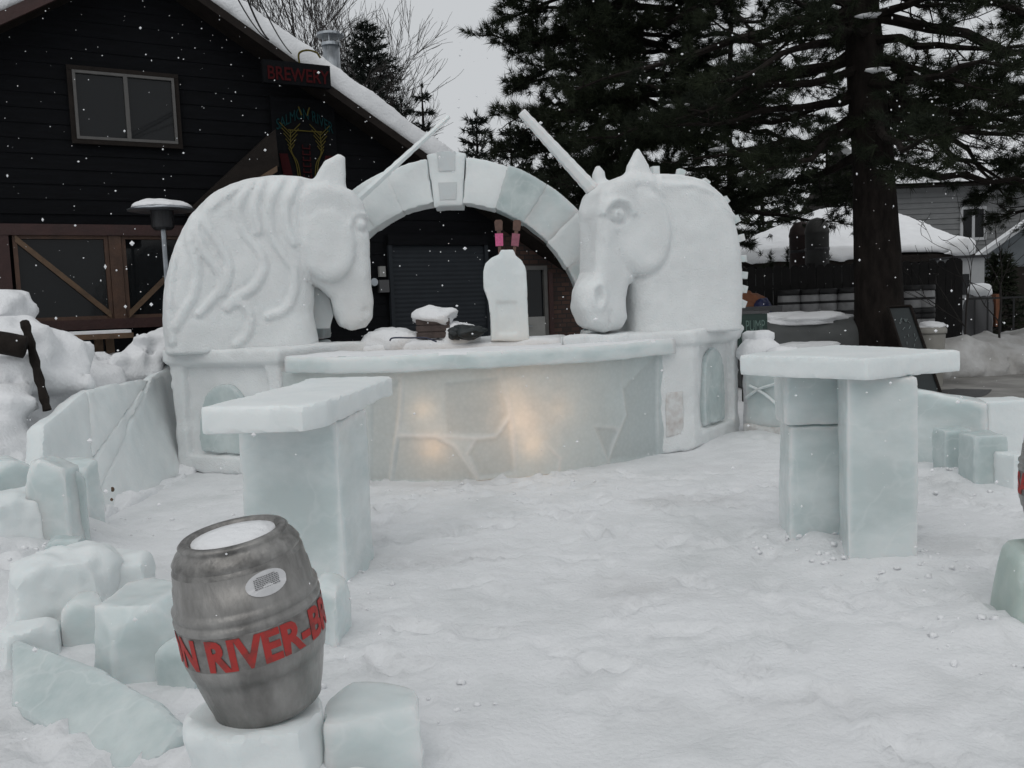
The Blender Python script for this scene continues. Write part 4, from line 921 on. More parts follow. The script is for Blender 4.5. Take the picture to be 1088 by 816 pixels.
chunk(72, 598, 28, 92, .2, .2, 'thin blue slab leaning beside the tallest pointed slab', 'iceblue', 4, 4, .25)
chunk(4, 612, 56, 72, .45, .3, 'rough frosted ice lump at the left edge below the upright slabs', 'icewhite', 5, 6, .35, amp=.03)
chunk(40, 694, 104, 82, .5, .45, 'largest rough ice lump, filling the left edge behind the long slab', 'icewhite', 6, 6, .5, amp=.04)
chunk(96, 672, 76, 62, .4, .9, 'frosty ice lump between the largest lump and the hexagonal block', 'icewhite', 7, 5, .5, amp=.03)
chunk(138, 733, 92, 88, .35, .52, 'faceted hexagonal ice block left of the left keg', 'ice', 8, 6, .35, amp=.012)
chunk(182, 742, 42, 52, .2, .6, 'small clear ice block tucked beside the left keg', 'iceblue', 9, 4, .2)
chunk(350, 690, 30, 70, .22, .75, 'slim ice block standing behind the left keg', 'ice', 10, 4, .08)
chunk(-14, 600, 70, 90, .4, .2, 'ice block cut off by the left picture edge', 'ice', 12, 5, .3)
chunk(70, 575, 44, 70, .25, .6, 'clear ice slab leaning on the left side wall', 'ice', 13, 4, .2)
chunk(112, 640, 34, 30, .18, .3, 'jagged ice shard on the trodden floor side of the rubble', 'ice', 21, 4, .5)
chunk(78, 700, 44, 56, .2, 1.1, 'sharp ice shard just left of the hexagonal block', 'ice', 22, 4, .5)
chunk(158, 690, 40, 36, .2, .2, 'small ice shard behind the hexagonal block', 'icewhite', 23, 5, .4)
chunk(60, 640, 40, 60, .2, .5, 'narrow ice shard standing behind the largest rough lump', 'iceblue', 24, 4, .4)
chunk(14, 716, 50, 40, .25, .9, 'broken ice piece at the left end of the long slab', 'icewhite', 25, 5, .4)
p1, p2, p3, p4 = YP(10, 676, 3.75), YP(100, 706, 3.35), YP(162, 742, 3.05), YP(192, 772, 2.9)
q4, q1 = G(150, 822), G(22, 748); q4[2] = q1[2] = -.05
plate([p1, p2, p3, p4, q4, q1], .07, 'ice_plate', 'iceblue', 'long ice slab on edge in the lower left foreground', None, 131, .02, .008)
# ---- pedestals and rounded block in front
def pedestal(cx, cy, z1, r, label, m_, seed, n=7, taper=.12, name='ice_pedestal', rr=.05, amp=.018):
    rg = random.Random(seed); P = [(cx+r*math.cos(2*math.pi*k/n+rg.uniform(-.15, .15)), cy+r*math.sin(2*math.pi*k/n+rg.uniform(-.15, .15))) for k in range(n)]
    mb = MB(); ice_prism(mb, P, -.05, z1, rr*.4, amp, 3.5, seed, .018, k=.012, taper=taper); return solo(name, mb, m_, label, 'pedestal', 'ice pedestals under the kegs', True)
KX, KY, KZ = YP(277, 758, 2.55)[0], 2.62, YP(277, 758, 2.55)[2]
pedestal(KX-.03, KY-.0, KZ-.008, .215, 'rough ice pedestal carrying the left keg', 'icewhite', 141, 8, -.05)
mb = MB(); ice_prism(mb, rect(YP(390, 800, 2.55)[0]+.0, 2.68, .31, .28, .15), -.05, YP(390, 756, 2.6)[2], .016, .016, 3.5, 142, .018, k=.02, taper=.15, cuts=3); solo('ice_block', mb, 'ice', 'rounded ice block just right of the left keg pedestal', 'ice block', smooth=True)
K2 = np.array((2.47, 3.86, .34))
mb = MB(); ice_prism(mb, [(K2[0]-.36, K2[1]-.18), (K2[0]-.05, K2[1]-.36), (K2[0]+.3, K2[1]-.2), (K2[0]+.3, K2[1]+.25), (K2[0]-.25, K2[1]+.25)], -.05, K2[2]-.006, .05, .02, 3, 143, .025, k=.06, taper=.55); solo('ice_pedestal', mb, 'icegreen', 'greenish ice pedestal carrying the keg at the right edge', 'pedestal', 'ice pedestals under the kegs', True)

# ---- kegs with writing
def keg_profile(): return [(.115, 0), (.150, .004), (.160, .012), (.163, .03), (.172, .06), (.186, .12), (.196, .17), (.201, .172), (.206, .20), (.209, .205), (.212, .225), (.213, .30), (.2125, .335), (.2155, .342), (.2155, .352), (.209, .358), (.209, .366), (.2135, .372), (.2135, .384), (.206, .392), (.203, .40), (.198, .45), (.1945, .452), (.190, .50), (.184, .515), (.186, .525), (.172, .548), (.160, .556), (.157, .566), (.160, .572), (.152, .580), (.138, .582), (.130, .578), (.126, .562), (.0, .560)]
def kr(z):
    p = keg_profile()[:-4]; return float(np.interp(z, [q[1] for q in p], [q[0] for q in p]))
def make_keg(label, cat_group, rot):
    t = thing('beer_keg', label, 'keg', (0, 0, 0), cat_group)
    mb = MB(); pf = keg_profile(); mb.lathe(pf[:12], 56, mi=0); mb.lathe(pf[11:13], 56, mi=2); mb.lathe(pf[12:25], 56, mi=0); mb.lathe(pf[24:], 56, mi=1)
    mb.f = [f for f in mb.f if len(f) < 10 or all(abs(mb_z) < .001 for mb_z in [np.concatenate(mb.v)[i][2] for i in f])]; mb.m = mb.m[:0]
    # faces kept in order: recount the materials by height
    Vv = np.concatenate(mb.v); mb.m = []
    for f in mb.f:
        z_ = Vv[f].mean(0)[2]; mb.m.append(2 if .222 < z_ < .336 else 1 if z_ > .50 else 0)
    mb.build('shell', ['keg', 'kegtop', 'kegband'], t, True)
    V, Fs = text_mesh('SALMON RIVER-BREWERY', .13, .005, .0006, 1.)
    wd = np.ptp(V[:, 0]); full = 1.30; V[:, 0] = (V[:, 0]-V[:, 0].mean())*full/wd
    hgt = V[:, 1].max()-V[:, 1].min(); V[:, 1] = (V[:, 1]-V[:, 1].min())*.102/hgt+.228
    me = bmesh.new()
    vs = [me.verts.new(v) for v in V]
    for f in Fs:
        try: me.faces.new([vs[i] for i in f])
        except ValueError: pass
    bmesh.ops.triangulate(me, faces=me.faces[:])
    for _ in range(2):
        lg = [e for e in me.edges if abs(e.verts[0].co.x-e.verts[1].co.x) > .016]
        if lg: bmesh.ops.subdivide_edges(me, edges=lg, cuts=1); bmesh.ops.triangulate(me, faces=me.faces[:])
    me.verts.index_update()
    W = []
    for v in me.verts:
        a_ = v.co.x/.2145+rot; R_ = kr(v.co.y)+.0016+max(v.co.z, 0)
        W.append((R_*math.sin(a_), -R_*math.cos(a_), v.co.y))
    MB().add(W, [[v.index for v in f.verts] for f in me.faces]).build('lettering', 'red', t); me.free()
    return t
k1 = make_keg('dented steel keg with red lettering and white oval sticker, standing on ice', 'beer kegs on ice pedestals', 0)
# text reads ...N RIVER-B... towards the camera
k1.location = (KX+.008, KY, KZ); k1.scale = (1, 1, .955)
mb = MB(); n_ = 28
st, ink = MB(), MB()
ac, zc_ = .17, .462
def onkeg(a_, z_, r_): R_ = kr(z_)+r_; return (R_*math.sin(a_), -R_*math.cos(a_), z_)
ring = [onkeg(ac+.060/.19*math.cos(t_), zc_+.037*math.sin(t_), .0028) for t_ in np.linspace(0, 2*math.pi, n_, endpoint=False)]
ring2 = [onkeg(ac+.026/.19*math.cos(t_), zc_+.0165*math.sin(t_), .0030) for t_ in np.linspace(0, 2*math.pi, n_, endpoint=False)]
st.add(ring+ring2+[onkeg(ac, zc_, .0031)], [(i, (i+1) % n_, n_+(i+1) % n_, n_+i) for i in range(n_)]+[(n_+i, n_+(i+1) % n_, 2*n_) for i in range(n_)])
sk = st.build('sticker', 'sticker', k1)
rgs = random.Random(4)
for row in range(7):
    zz = zc_+.020-row*.0052; hw = .036 if row else .026; a0 = ac-hw/.19
    while a0 < ac+hw/.19:
        l_ = rgs.uniform(.015, .04); a1 = min(a0+l_, ac+hw/.19)
        ink.add([onkeg(a0, zz, .0040), onkeg(a1, zz, .0040), onkeg(a1, zz+.0030, .0040), onkeg(a0, zz+.0030, .0040)], [(0, 1, 2, 3)]); a0 = a1+.008
ink.build('fine_print', 'ink', sk)
MB().lathe([(.124, .5600), (.122, .572), (.07, .580), (0.0, .583)], 28).build('snow_cap', 'snow', k1, True)
k1.rotation_euler = (Matrix.Rotation(math.radians(5), 3, 'X') @ Matrix.Rotation(math.radians(-6.5), 3, 'Y') @ Matrix.Rotation(math.radians(29), 3, 'Z')).to_euler()
k2 = dup(k1); k2.scale = (1, 1, 1); k2.location = K2; k2.rotation_euler = (0, math.radians(2), math.radians(60))
k2['label'] = 'steel keg with red band of letters cut off by the right edge of the picture'
for ch in list(k2.children):
    if ch.name.startswith('sticker'):
        for g in list(ch.children): bpy.data.objects.remove(g)
        bpy.data.objects.remove(ch)

# ---- right side ice wall
gr = 'ice blocks of the right side wall'
mb = MB(); ice_prism(mb, [(2.52, 9.55), (3.30, 8.0), (3.42, 8.06), (2.66, 9.6)], .10, .80, .02, .01, 3, 151, .028); solo('ice_slab', mb, 'ice', 'clear cracked ice slab running from the right plinth behind the right table', 'ice', gr, True)
mb = MB(); ice_prism(mb, [(2.48, 9.5), (3.30, 7.95), (3.46, 8.03), (2.7, 9.62)], -.03, .14, .03, .02, 4, 152, .03); solo('snow_footing', mb, 'dirtyice', 'stained snow footing below the cracked ice slab', 'snow', gr, True)
mb = MB()
aa, bb = np.array((2.50, 9.53)), np.array((3.28, 7.99)); e = bb-aa; L = np.hypot(*e); e /= L; n2 = np.array((e[1], -e[0])); n2 = n2 if n2[1] < 0 else -n2
for (u0, z0, u1, z1) in ((.05, .42, .8, .75), (.1, .55, .95, .2), (.5, .6, 1.3, .72), (.95, .2, 1.5, .6)):
    mb.tube([(aa[0]+e[0]*(u0+(u1-u0)*t_)-.0, aa[1]+e[1]*(u0+(u1-u0)*t_), z0+(z1-z0)*t_+.02*math.sin(t_*7)) for t_ in np.linspace(0, 1, 12)], .016, 6)
sl2 = [o for o in bpy.data.objects if o.name.startswith('ice_slab')][0]
mb.build('frost_seams', 'icewhite', sl2)
c = YP(806, 364, 9.6); mb = MB(); mb.blob((c[0], c[1], c[2]-.10), (.22, .2, .17), 14, .2).blob((c[0]+.2, c[1]-.2, c[2]-.16), (.2, .2, .12), 15, .2)
ice_prism(mb, rect(2.72, 9.7, .28, .22, .5), -.02, 1.12, .03, .02, 4, 153, .03)
solo('snow_heap', mb, 'snow', 'snow-topped block stuck to the back of the right plinth', 'snow', smooth=True)
plate([(3.38, 7.72, -.04), (3.40, 7.74, .66), (3.92, 7.28, .54), (3.92, 7.26, -.04)], .16, 'ice_slab', 'ice', 'flat grey-green ice slab to the right of the right table', gr, 154, .025)
def cube(px, py, wpx, hpx, d, yaw, label, seed, m_='ice', y=None, z0=-.03):
    g = G(px, py) if y is None else YP(px, py, y); sc = g[1]/F; mb = MB()
    ice_prism(mb, rect(g[0], g[1]+d/2, wpx*sc, d, yaw), z0, hpx*sc+max(z0, 0), .009, .007, 4, seed, .016, k=.008); return solo('ice_cube', mb, m_, label, 'ice', gr, True)
cube(1018, 506, 30, 50, .2, .05, 'left front ice cube of the low stack by the right keg', 155, 'iceblue')
cube(1052, 518, 37, 57, .24, .05, 'right front ice cube of the low stack by the right keg', 156, 'iceblue')
cube(1033, 490, 30, 60, .2, .05, 'rear ice cube showing above the two front cubes', 157)
cube(1072, 496, 50, 72, .3, .1, 'rough rear ice block behind the keg at the right edge', 158, 'icewhite')
cube(1084, 522, 26, 40, .2, .3, 'small snow-dusted ice lump right of the front cubes', 159, 'icewhite')
# stick leaning in the left snow bank
mb = MB(); pts = [YP(26, 342, 7.2), YP(34, 372, 7.1), YP(42, 405, 7.0), YP(50, 436, 6.95)]; mb.tube(smooth_path(pts, 5), [.035+.006*math.sin(i*2.1) for i in range(16)], 7)
solo('wooden_stake', mb, 'bark', 'dark broken wooden stake leaning in the left snow bank', 'stake')
mb = MB(); pts = [YP(-40, 360, 6.9), YP(0, 364, 6.95), YP(27, 369, 7.0)]; mb.tube(smooth_path(pts, 5), .09, 8); solo('fallen_log', mb, 'bark', 'dark log buried under snow at the far left of the bank', 'log', smooth=True)
mb = MB(); c = xw(117, 520, -3.24); mb.blob(c+(.02, 0, 0), (.012, .016, .02), 3, .3, 8); c = xw(116, 531, -3.22); mb.blob(c+(.02, 0, 0), (.01, .016, .012), 4, .3, 8)
solo('dead_leaf', mb, 'palewood', 'small brown leaf scraps stuck low on the left ice wall', 'leaf')

# ================================================================== BACKGROUND, RIGHT
FY = 17.0
fx0, fx1 = YP(785, 290, FY)[0], YP(1020, 280, FY)[0]
fe = thing('board_fence', 'tall dark board fence with dog-eared tops behind the big pine', 'fence', ((fx0+fx1)/2, FY, 0))
mb = MB(); x_ = fx0; k = 0
while x_ < fx1-.05:
    t_ = 2.06+.02*math.sin(k*2.1); wv = .155
    mb.prism([(x_, FY+.004*(k % 2), 0), (x_+wv, FY+.004*(k % 2), 0), (x_+wv, FY+.004*(k % 2), t_-.05), (x_+wv-.04, FY+.004*(k % 2), t_), (x_+.04, FY+.004*(k % 2), t_), (x_, FY+.004*(k % 2), t_-.05)], (0, .025, 0)); x_ += .165; k += 1
mb.build('boards', 'fence', fe)
MB().box(fx0, fx1, FY+.035, FY+.09, .4, .5).box(fx0, fx1, FY+.035, FY+.09, 1.6, 1.7).build('rails', 'fence', fe)
for x_ in np.linspace(fx0+.05, fx1-.05, 4): MB().box(x_-.06, x_+.06, FY+.092, FY+.21, 0, 2.1).build('post', 'fence', fe)
# kegs stacked before the fence
def small_keg():
    t = thing('stored_keg', 'dull grey keg with black rims stacked in front of the dark fence', 'keg', (0, 0, 0), 'kegs stored by the fence')
    MB().lathe([(.19, .10), (.20, .12), (.205, .26), (.2, .40), (.19, .42)], 20).build('shell', 'greykeg', t, True)
    for z_ in (0, .421): MB().lathe([(.205, z_), (.21, z_+.02), (.21, z_+.075), (.2, z_+.099)], 20).build('rim', 'black', t, True)
    MB().lathe([(.207, .25), (.213, .26), (.213, .285), (.207, .295)], 20).build('hoop', 'black', t, True)
    return t
sk_ = small_keg(); first = True; KYb = 16.55
for ci, px in enumerate((838, 859, 877, 899, 968, 981)):
    for lv in range(3):
        o = sk_ if first else dup(sk_); first = False
        o.location = (YP(px, 300, KYb)[0], KYb, .035+.522*lv); o.rotation_euler.z = ci+lv
        colw = ('farthest left', 'second from left', 'third from left', 'left of the pine trunk', 'just right of the pine trunk', 'farthest right')[ci]; lvw = ('bottom', 'middle', 'top')[lv]
        o['label'] = f'{lvw} grey keg in the {colw} stack by the fence' if ci in (0, 1, 2, 5) else f'{lvw} grey keg in the stack {colw}'
# tarp covered trailer
def tarp(x, y, z):
    c = tc_; q = np.stack([x, y, z], -1)
    d = ext(cpoly(x, y, rect(c[0], c[1], 2.15, 1.2), .25), np.abs(z-.5)-.62, .28); return d+.04*fbm(q*1.6, 171)
tc_ = YP(848, 345, 14.6)
mb = MB(); mb.net(tarp, (tc_[0]-1.2, tc_[1]-.75, -.05), (tc_[0]+1.2, tc_[1]+.75, 1.25), .06)
tr_ = solo('covered_trailer', mb, 'tarp', 'rounded load under a grey tarp with snow on it, left of the pine', 'trailer', smooth=True)
c = np.array((tc_[0]-.05, tc_[1]-.25, 1.12)); mb = MB(); mb.blob(c, (.75, .38, .12), 3, .3).blob((tc_[0]-.1, tc_[1]-.66, .66), (.55, .16, .11), 6, .3)
mb.build('snow_patch', 'snow', tr_, True)
c = YP(794, 318, 15.4); mb = MB(); mb.blob(c-(0, 0, .2), (.32, .3, .34), 5, .25); solo('tarp_bundle', mb, 'orange', 'orange-brown canvas bundle beside the right horse', 'bundle', smooth=True)
c = YP(808, 321, 15.2); mb = MB(); mb.blob(c-(0, 0, .2), (.22, .25, .27), 7, .25); solo('tarp_bundle', mb, 'blue', 'dark blue tarp bundle next to the orange-brown canvas', 'bundle', smooth=True)
c = YP(800, 333, 15.3); mb = MB(); mb.box(c[0]-.8, c[0]+.4, c[1]-.35, c[1]+.35, 0, c[2]+.12); solo('utility_trailer', mb, 'greybox', 'low grey bin holding the orange and blue bundles', 'bin')
a_, b_ = YP(787, 334, 12.6), YP(815, 352, 12.6)
sgn_ = thing('green_sign', 'dark green slanted sign with pale letters behind the right plinth', 'sign', ((a_[0]+b_[0])/2, 12.6, 0))
MB().box(a_[0]-.05, b_[0], 12.58, 12.62, b_[2]-.25, a_[2]).build('board', 'sign', sgn_); MB().box(a_[0]-.06, b_[0]+.02, 12.57, 12.63, a_[2]+.002, a_[2]+.04).build('top_rail', 'greybox', sgn_)
for x_ in (a_[0]+.02, b_[0]-.06): MB().box(x_, x_+.05, 12.63, 12.68, 0, a_[2]-.02).build('post', 'darkwood', sgn_)
V, Fs = text_mesh('PUMP', .22, .0, .003, .75); wd = np.ptp(V[:, 0])
MB().add([((a_[0]+b_[0])/2+.01+v[0]*.27/wd, 12.572-v[2], a_[2]-.24+v[1]) for v in V], Fs).build('lettering', 'signtext', sgn_)
# tanks above the fence
for (px, py, pw, m_, lb) in ((851, 240, 24, 'redtank', 'red-brown domed tank above the fence, left of its grey twin'), (868, 236, 24, 'greytank', 'weathered grey domed tank above the fence beside the red-brown one')):
    yy = 19.0 if m_ == 'greytank' else 19.9; c = YP(px, py, yy); r_ = pw/2*yy/F; zt = c[2]
    mb = MB(); mb.lathe([(r_, 0), (r_, zt-.25), (r_*1.04, zt-.24), (r_*1.04, zt-.2), (r_*.92, zt-.06), (r_*.6, zt+.06), (.0, zt+.10)], 24, (c[0], yy, 0)); t_ = solo('storage_tank', mb, m_, lb, 'tank', 'domed tanks behind the fence', True)
    MB().lathe([(r_*1.03, zt-.6), (r_*1.05, zt-.59), (r_*1.05, zt-.55), (r_*1.03, zt-.54)], 24, (c[0], yy, 0)).build('hoop', 'darkmetal', t_)
# chalkboard and tub near the trunk
q1, q2 = G(960, 372, .0), None
a_ = [YP(943, 326, 13.15), YP(967, 325, 13.15), YP(984, 374, 12.85), YP(958, 374, 12.85)]
cb = thing('chalkboard', 'dark green chalkboard leaning against the foot of the pine', 'board', ((a_[2]+a_[3])/2)*np.array((1, 1, 0)))
def lerp(p, q, t_): return p+(q-p)*t_
dn = (a_[2]-a_[1]); dn = dn/dn[2]*(-a_[2][2]+.03); ext2, ext3 = a_[2]+dn, a_[3]+dn
MB().prism([a_[0], a_[1], ext2, ext3][::-1], (0, .03, .01)).build('panel', 'board', cb)
mb = MB()
for p, q in ((a_[0], a_[1]), (a_[1], ext2), (ext2, ext3), (ext3, a_[0])): mb.tube([p-(0, .012, 0), q-(0, .012, 0)], .022, 5)
mb.build('frame', 'darkwood', cb)
rr_ = random.Random(3)
for k in range(26):
    u_, v_ = rr_.uniform(.15, .8), rr_.uniform(.15, .7); p = lerp(lerp(a_[0], a_[1], u_), lerp(ext3, ext2, u_), v_)-np.array((0, .006, 0))
    MB().tube([p, p+np.array((rr_.uniform(-.03, .03), -.004, rr_.uniform(.02, .06)))], .006, 4).build('chalk_mark', 'chalk', cb)
c = YP(989, 346, 13.4); tb_ = np.array((c[0], 13.4, .0)); zt = c[2]
tu = thing('storage_tub', 'beige lidded plastic tub with snow on top, right of the chalkboard', 'tub', tb_)
MB().lathe([(.16, 0), (.165, .02), (.205, zt-.13), (.205, zt-.12)], 24, tb_).build('body', 'beige', tu, True); MB().lathe([(.222, zt-.118), (.225, zt-.10), (.225, zt-.05), (.2, zt-.02)], 24, tb_).build('lid', 'beige', tu, True)
MB().blob(tb_+(0, 0, zt-.01), (.19, .19, .08), 5, .2, 12).build('snow_cap', 'snow', tu, True)
# snow banks to the right of the tub
def rbank(x, y, z):
    q = np.stack([x, y, z], -1); d = 9
    for (px, py, yy, r1, r2, r3) in ((1010, 372, 15, .6, .6, .34), (1045, 378, 15.5, 1., .8, .34), (1085, 374, 16, 1.2, .9, .36), (1130, 372, 16.5, 1.4, 1., .4), (1190, 364, 17, 1.6, 1., .5)):
        c = YP(px, py, yy); d = smin(d, (np.sqrt(((x-c[0])/r1)**2+((y-c[1])/r2)**2+((z-c[2]+.25)/(r3+.15))**2)-1)*min(r1, r2, r3), .25)
    return np.maximum(d, -.1-z)+.10*fbm(q*2, 181)+.03*vnoise(q*8, 182)
struct('roadside_snow', MB().net(rbank, (6.3, 13.8, -.1), (13.5, 18.3, 1.6), .075), 'dirty', True)
# iron fence
IY = 19.0; ix0, ix1 = YP(1021, 318, IY)[0], YP(1021, 318, IY)[0]+4.5; iz = YP(1022, 317, IY)[2]
fi = thing('iron_fence', 'thin black iron railing beyond the roadside snow on the right', 'fence', ((ix0+ix1)/2, IY, 0))
MB().box(ix0, ix1, IY-.02, IY+.02, iz-.04, iz).box(ix0, ix1, IY-.02, IY+.02, .12, .16).build('rail', 'black', fi)
mb = MB()
for x_ in np.arange(ix0, ix1, .28): mb.box(x_, x_+.028, IY-.014, IY+.014, .02, iz-.041)
mb.build('pickets', 'black', fi)
for x_ in (ix0-.06, ix0+2.2, ix1): MB().box(x_-.035, x_+.035, IY-.035, IY+.035, 0, iz+.08).build('post', 'black', fi)
# garage with hipped snowy roof
GY = 24.0; g0, g1 = YP(792, 284, GY), YP(1036, 276, GY)
ga = thing('garage', 'low garage with a broad snow-loaded hip roof behind the board fence', 'garage', ((g0[0]+g1[0])/2, GY+3, 0)); ze = 2.25
MB().box(g0[0]+.4, g1[0]-.4, GY+.4, GY+6, 0, ze).build('wall', 'grayhouse', ga)
rt_ = YP(930, 216, GY+3)[2]; xa, xb = YP(880, 250, GY+3)[0], YP(938, 250, GY+3)[0]
mb = MB(); mb.add([(g0[0], GY, ze+.02), (g1[0], GY, ze+.02), (g1[0], GY+6.4, ze+.02), (g0[0], GY+6.4, ze+.02), (g0[0], GY, ze+.18), (g1[0], GY, ze+.18), (g1[0], GY+6.4, ze+.18), (g0[0], GY+6.4, ze+.18), (xa, GY+3.2, rt_-.3), (xb, GY+3.2, rt_-.3)],
           [(3, 2, 1, 0), (0, 1, 5, 4), (1, 2, 6, 5), (2, 3, 7, 6), (3, 0, 4, 7), (4, 5, 9, 8), (5, 6, 9), (6, 7, 8, 9), (7, 4, 8)]); rf = mb.build('roof', 'darkwood', ga)
def hsnow(x, y, z):
    fx = np.minimum((x-g0[0])/(xa-g0[0]), (g1[0]-x)/(g1[0]-xb)); fy = np.minimum((y-GY)/3.2, (GY+6.4-y)/3.2)
    t_ = np.clip(np.minimum(fx, fy), 0, 1.2); hgt = ze+.18+(rt_-.3-ze-.18)*np.minimum(t_, 1)
    e_ = np.minimum(fx*4, fy*3.2)
    q = np.stack([x, y, z], -1); d = np.maximum(z-(hgt+.33), np.maximum((hgt+.01)-z, -e_-.05)); return d*.8+.07*fbm(q*1.2, 191)
MB().net(hsnow, (g0[0]-.15, GY-.15, ze), (g1[0]+.15, GY+6.5, rt_+.3), .10).build('roof_snow', 'snow', rf, True)
# grey two-storey house behind
HY = 33.0; h0, h1 = YP(948, 250, HY)[0], YP(1120, 250, HY)[0]; hz = YP(1000, 196, HY)[2]
ho = thing('grey_house', 'grey two-storey house with white-framed upper window behind the garage', 'house', ((h0+h1)/2, HY+4, 0))
mb = MB(); mb.box(h0, h1, HY, HY+8, 0, hz)
zz = .5
while zz < hz-.2: mb.box(h0+.02, h1-.02, HY-.03, HY, zz, zz+.17); zz += .2
mb.build('wall', 'grayhouse', ho)
mb = MB(); mb.prism([(h0-.6, HY-.7, hz-.1), (h0-.6, HY+4, hz+2.1), (h0-.6, HY+8.7, hz-.1)], (h1-h0+1.2, 0, 0)); rf = mb.build('roof', 'darkwood', ho)
mb = MB(); mb.prism([(h0-.62, HY-.75, hz+.0), (h0-.62, HY-.7, hz+.28), (h0-.62, HY+4, hz+2.55), (h0-.62, HY+4, hz+2.15)], (h1-h0+1.24, 0, 0)); mb.build('roof_snow', 'snow', rf)
wa, wb = YP(1021, 223, HY), YP(1045, 252, HY)
mb = MB()
for xx in (wa[0]-.06, (wa[0]+wb[0])/2-.05, wb[0]-.04): mb.box(xx, xx+.1, HY-.09, HY-.031, wb[2], wa[2])
mb.box(wa[0]-.06, wb[0]+.06, HY-.09, HY-.031, wa[2]+.002, wa[2]+.10).box(wa[0]-.06, wb[0]+.06, HY-.09, HY-.031, wb[2]-.10, wb[2]-.002); wn = mb.build('window', 'whitepaint', ho)
MB().box(wa[0], wb[0], HY-.06, HY-.032, wb[2], wa[2]).build('pane', 'glass', wn)
# blue-grey house at the right edge
BY = 27.0; bx0 = YP(1040, 262, BY)[0]; bz = YP(1034, 268, BY)[2]; rise = (YP(1088, 234, BY)[2]-bz)/(YP(1088, 234, BY)[0]-bx0)
bw = 9.0
bh = thing('blue_grey_house', 'blue-grey gabled house with snowy rake at the right edge', 'house', (bx0+bw/2, BY+4, 0))
MB().prism([(bx0, BY, 0), (bx0+bw, BY, 0), (bx0+bw, BY, bz-.1), (bx0+bw/2, BY, bz-.1+rise*bw/2), (bx0, BY, bz-.1)], (4.4, 8, 0)).build('wall', 'bluehouse', bh)
mb = MB()
for sg in (-1, 1):
    xm = bx0+bw/2; xe = xm+sg*(bw/2+.4); za = bz+rise*bw/2; zq = bz-rise*.4
    mb.prism([(xm, BY-.5, za-.08), (xe, BY-.5, zq-.08), (xe, BY-.5, zq+.06), (xm, BY-.5, za+.06)], (4.7, 9, 0))
rf = mb.build('roof', 'whitepaint', bh)
mb = MB()
for sg in (-1, 1): mb.prism([(xm, BY-.54, za+.062), (xm+sg*(bw/2+.42), BY-.54, zq+.062), (xm+sg*(bw/2+.38), BY-.54, zq+.20), (xm, BY-.54, za+.22)], (4.7, 9, 0))
mb.build('roof_snow', 'snow', rf)
MB().box(bx0+.4, bx0+2.9, BY-.04, BY-.003, 0, 2.1).build('garage_door', 'darkwood', bh)
# white kiosk
SY = 21.5; s0, s1 = YP(1019, 280, SY)[0], YP(1046, 280, SY)[0]; sz = YP(1030, 274, SY)[2]
kk = thing('white_shed', 'small white shed with a dark window at the end of the board fence', 'shed', ((s0+s1)/2, SY+.6, 0))
MB().box(s0, s1, SY, SY+1.2, 0, sz).build('wall', 'whitepaint', kk)
MB().box(s0-.1, s1+.1, SY-.1, SY+1.3, sz+.002, sz+.06).build('roof', 'darkmetal', kk); MB().box(s0+.06, s0+.24, SY-.02, SY-.002, 1.35, 1.85).build('window', 'glass', kk)
c = YP(1040, 308, 20.4); mb = MB(); mb.blob((c[0], 20.4, .75), (.32, .3, .75), 4, .15); o = solo('covered_grill', mb, 'greybox', 'snow-capped covered barbecue in front of the white shed', 'barbecue', smooth=True)
mb = MB(); mb.blob((c[0], 20.36, 1.45), (.26, .26, .17), 6, .15, 12); mb.build('snow_cap', 'snow', o, True)
mb = MB(); mb.box(c[0]+.34, c[0]+.44, 20.3, 20.5, .6, 1.35); mb.build('side_shelf', 'orange', o)

# ================================================================== TREES
def npobj(name, V, Fn, m_, parent):
    V = np.asarray(V)-OFF[parent.name]; n = len(V); nf = len(Fn)
    me = bpy.data.meshes.new(name); me.vertices.add(n); me.vertices.foreach_set('co', V.ravel().astype(np.float32))
    me.loops.add(nf*3); me.loops.foreach_set('vertex_index', Fn.ravel().astype(np.int32)); me.polygons.add(nf)
    me.polygons.foreach_set('loop_start', np.arange(0, nf*3, 3, dtype=np.int32)); me.update(calc_edges=True); me.materials.append(M[m_])
    o = bpy.data.objects.new(name, me); COL.objects.link(o); o.parent = parent; OFF[o.name] = OFF[parent.name]; return o
def needles(P, D, Ln, n, w_, spread, rng):
    P = np.repeat(np.asarray(P), n, 0); D = np.repeat(np.asarray(D), n, 0); k = len(P)
    d = D+spread*rng.normal(size=(k, 3)); d /= np.linalg.norm(d, axis=1)[:, None]
    b = P+.02*rng.normal(size=(k, 3)); t_ = b+d*(Ln*rng.uniform(.6, 1.1, k))[:, None]
    s = np.cross(d, rng.normal(size=(k, 3))); s /= np.linalg.norm(s, axis=1)[:, None]+1e-9; s *= w_/2
    V = np.stack([b-s, b+s, t_], 1).reshape(-1, 3); return V, np.arange(k*3).reshape(-1, 3)
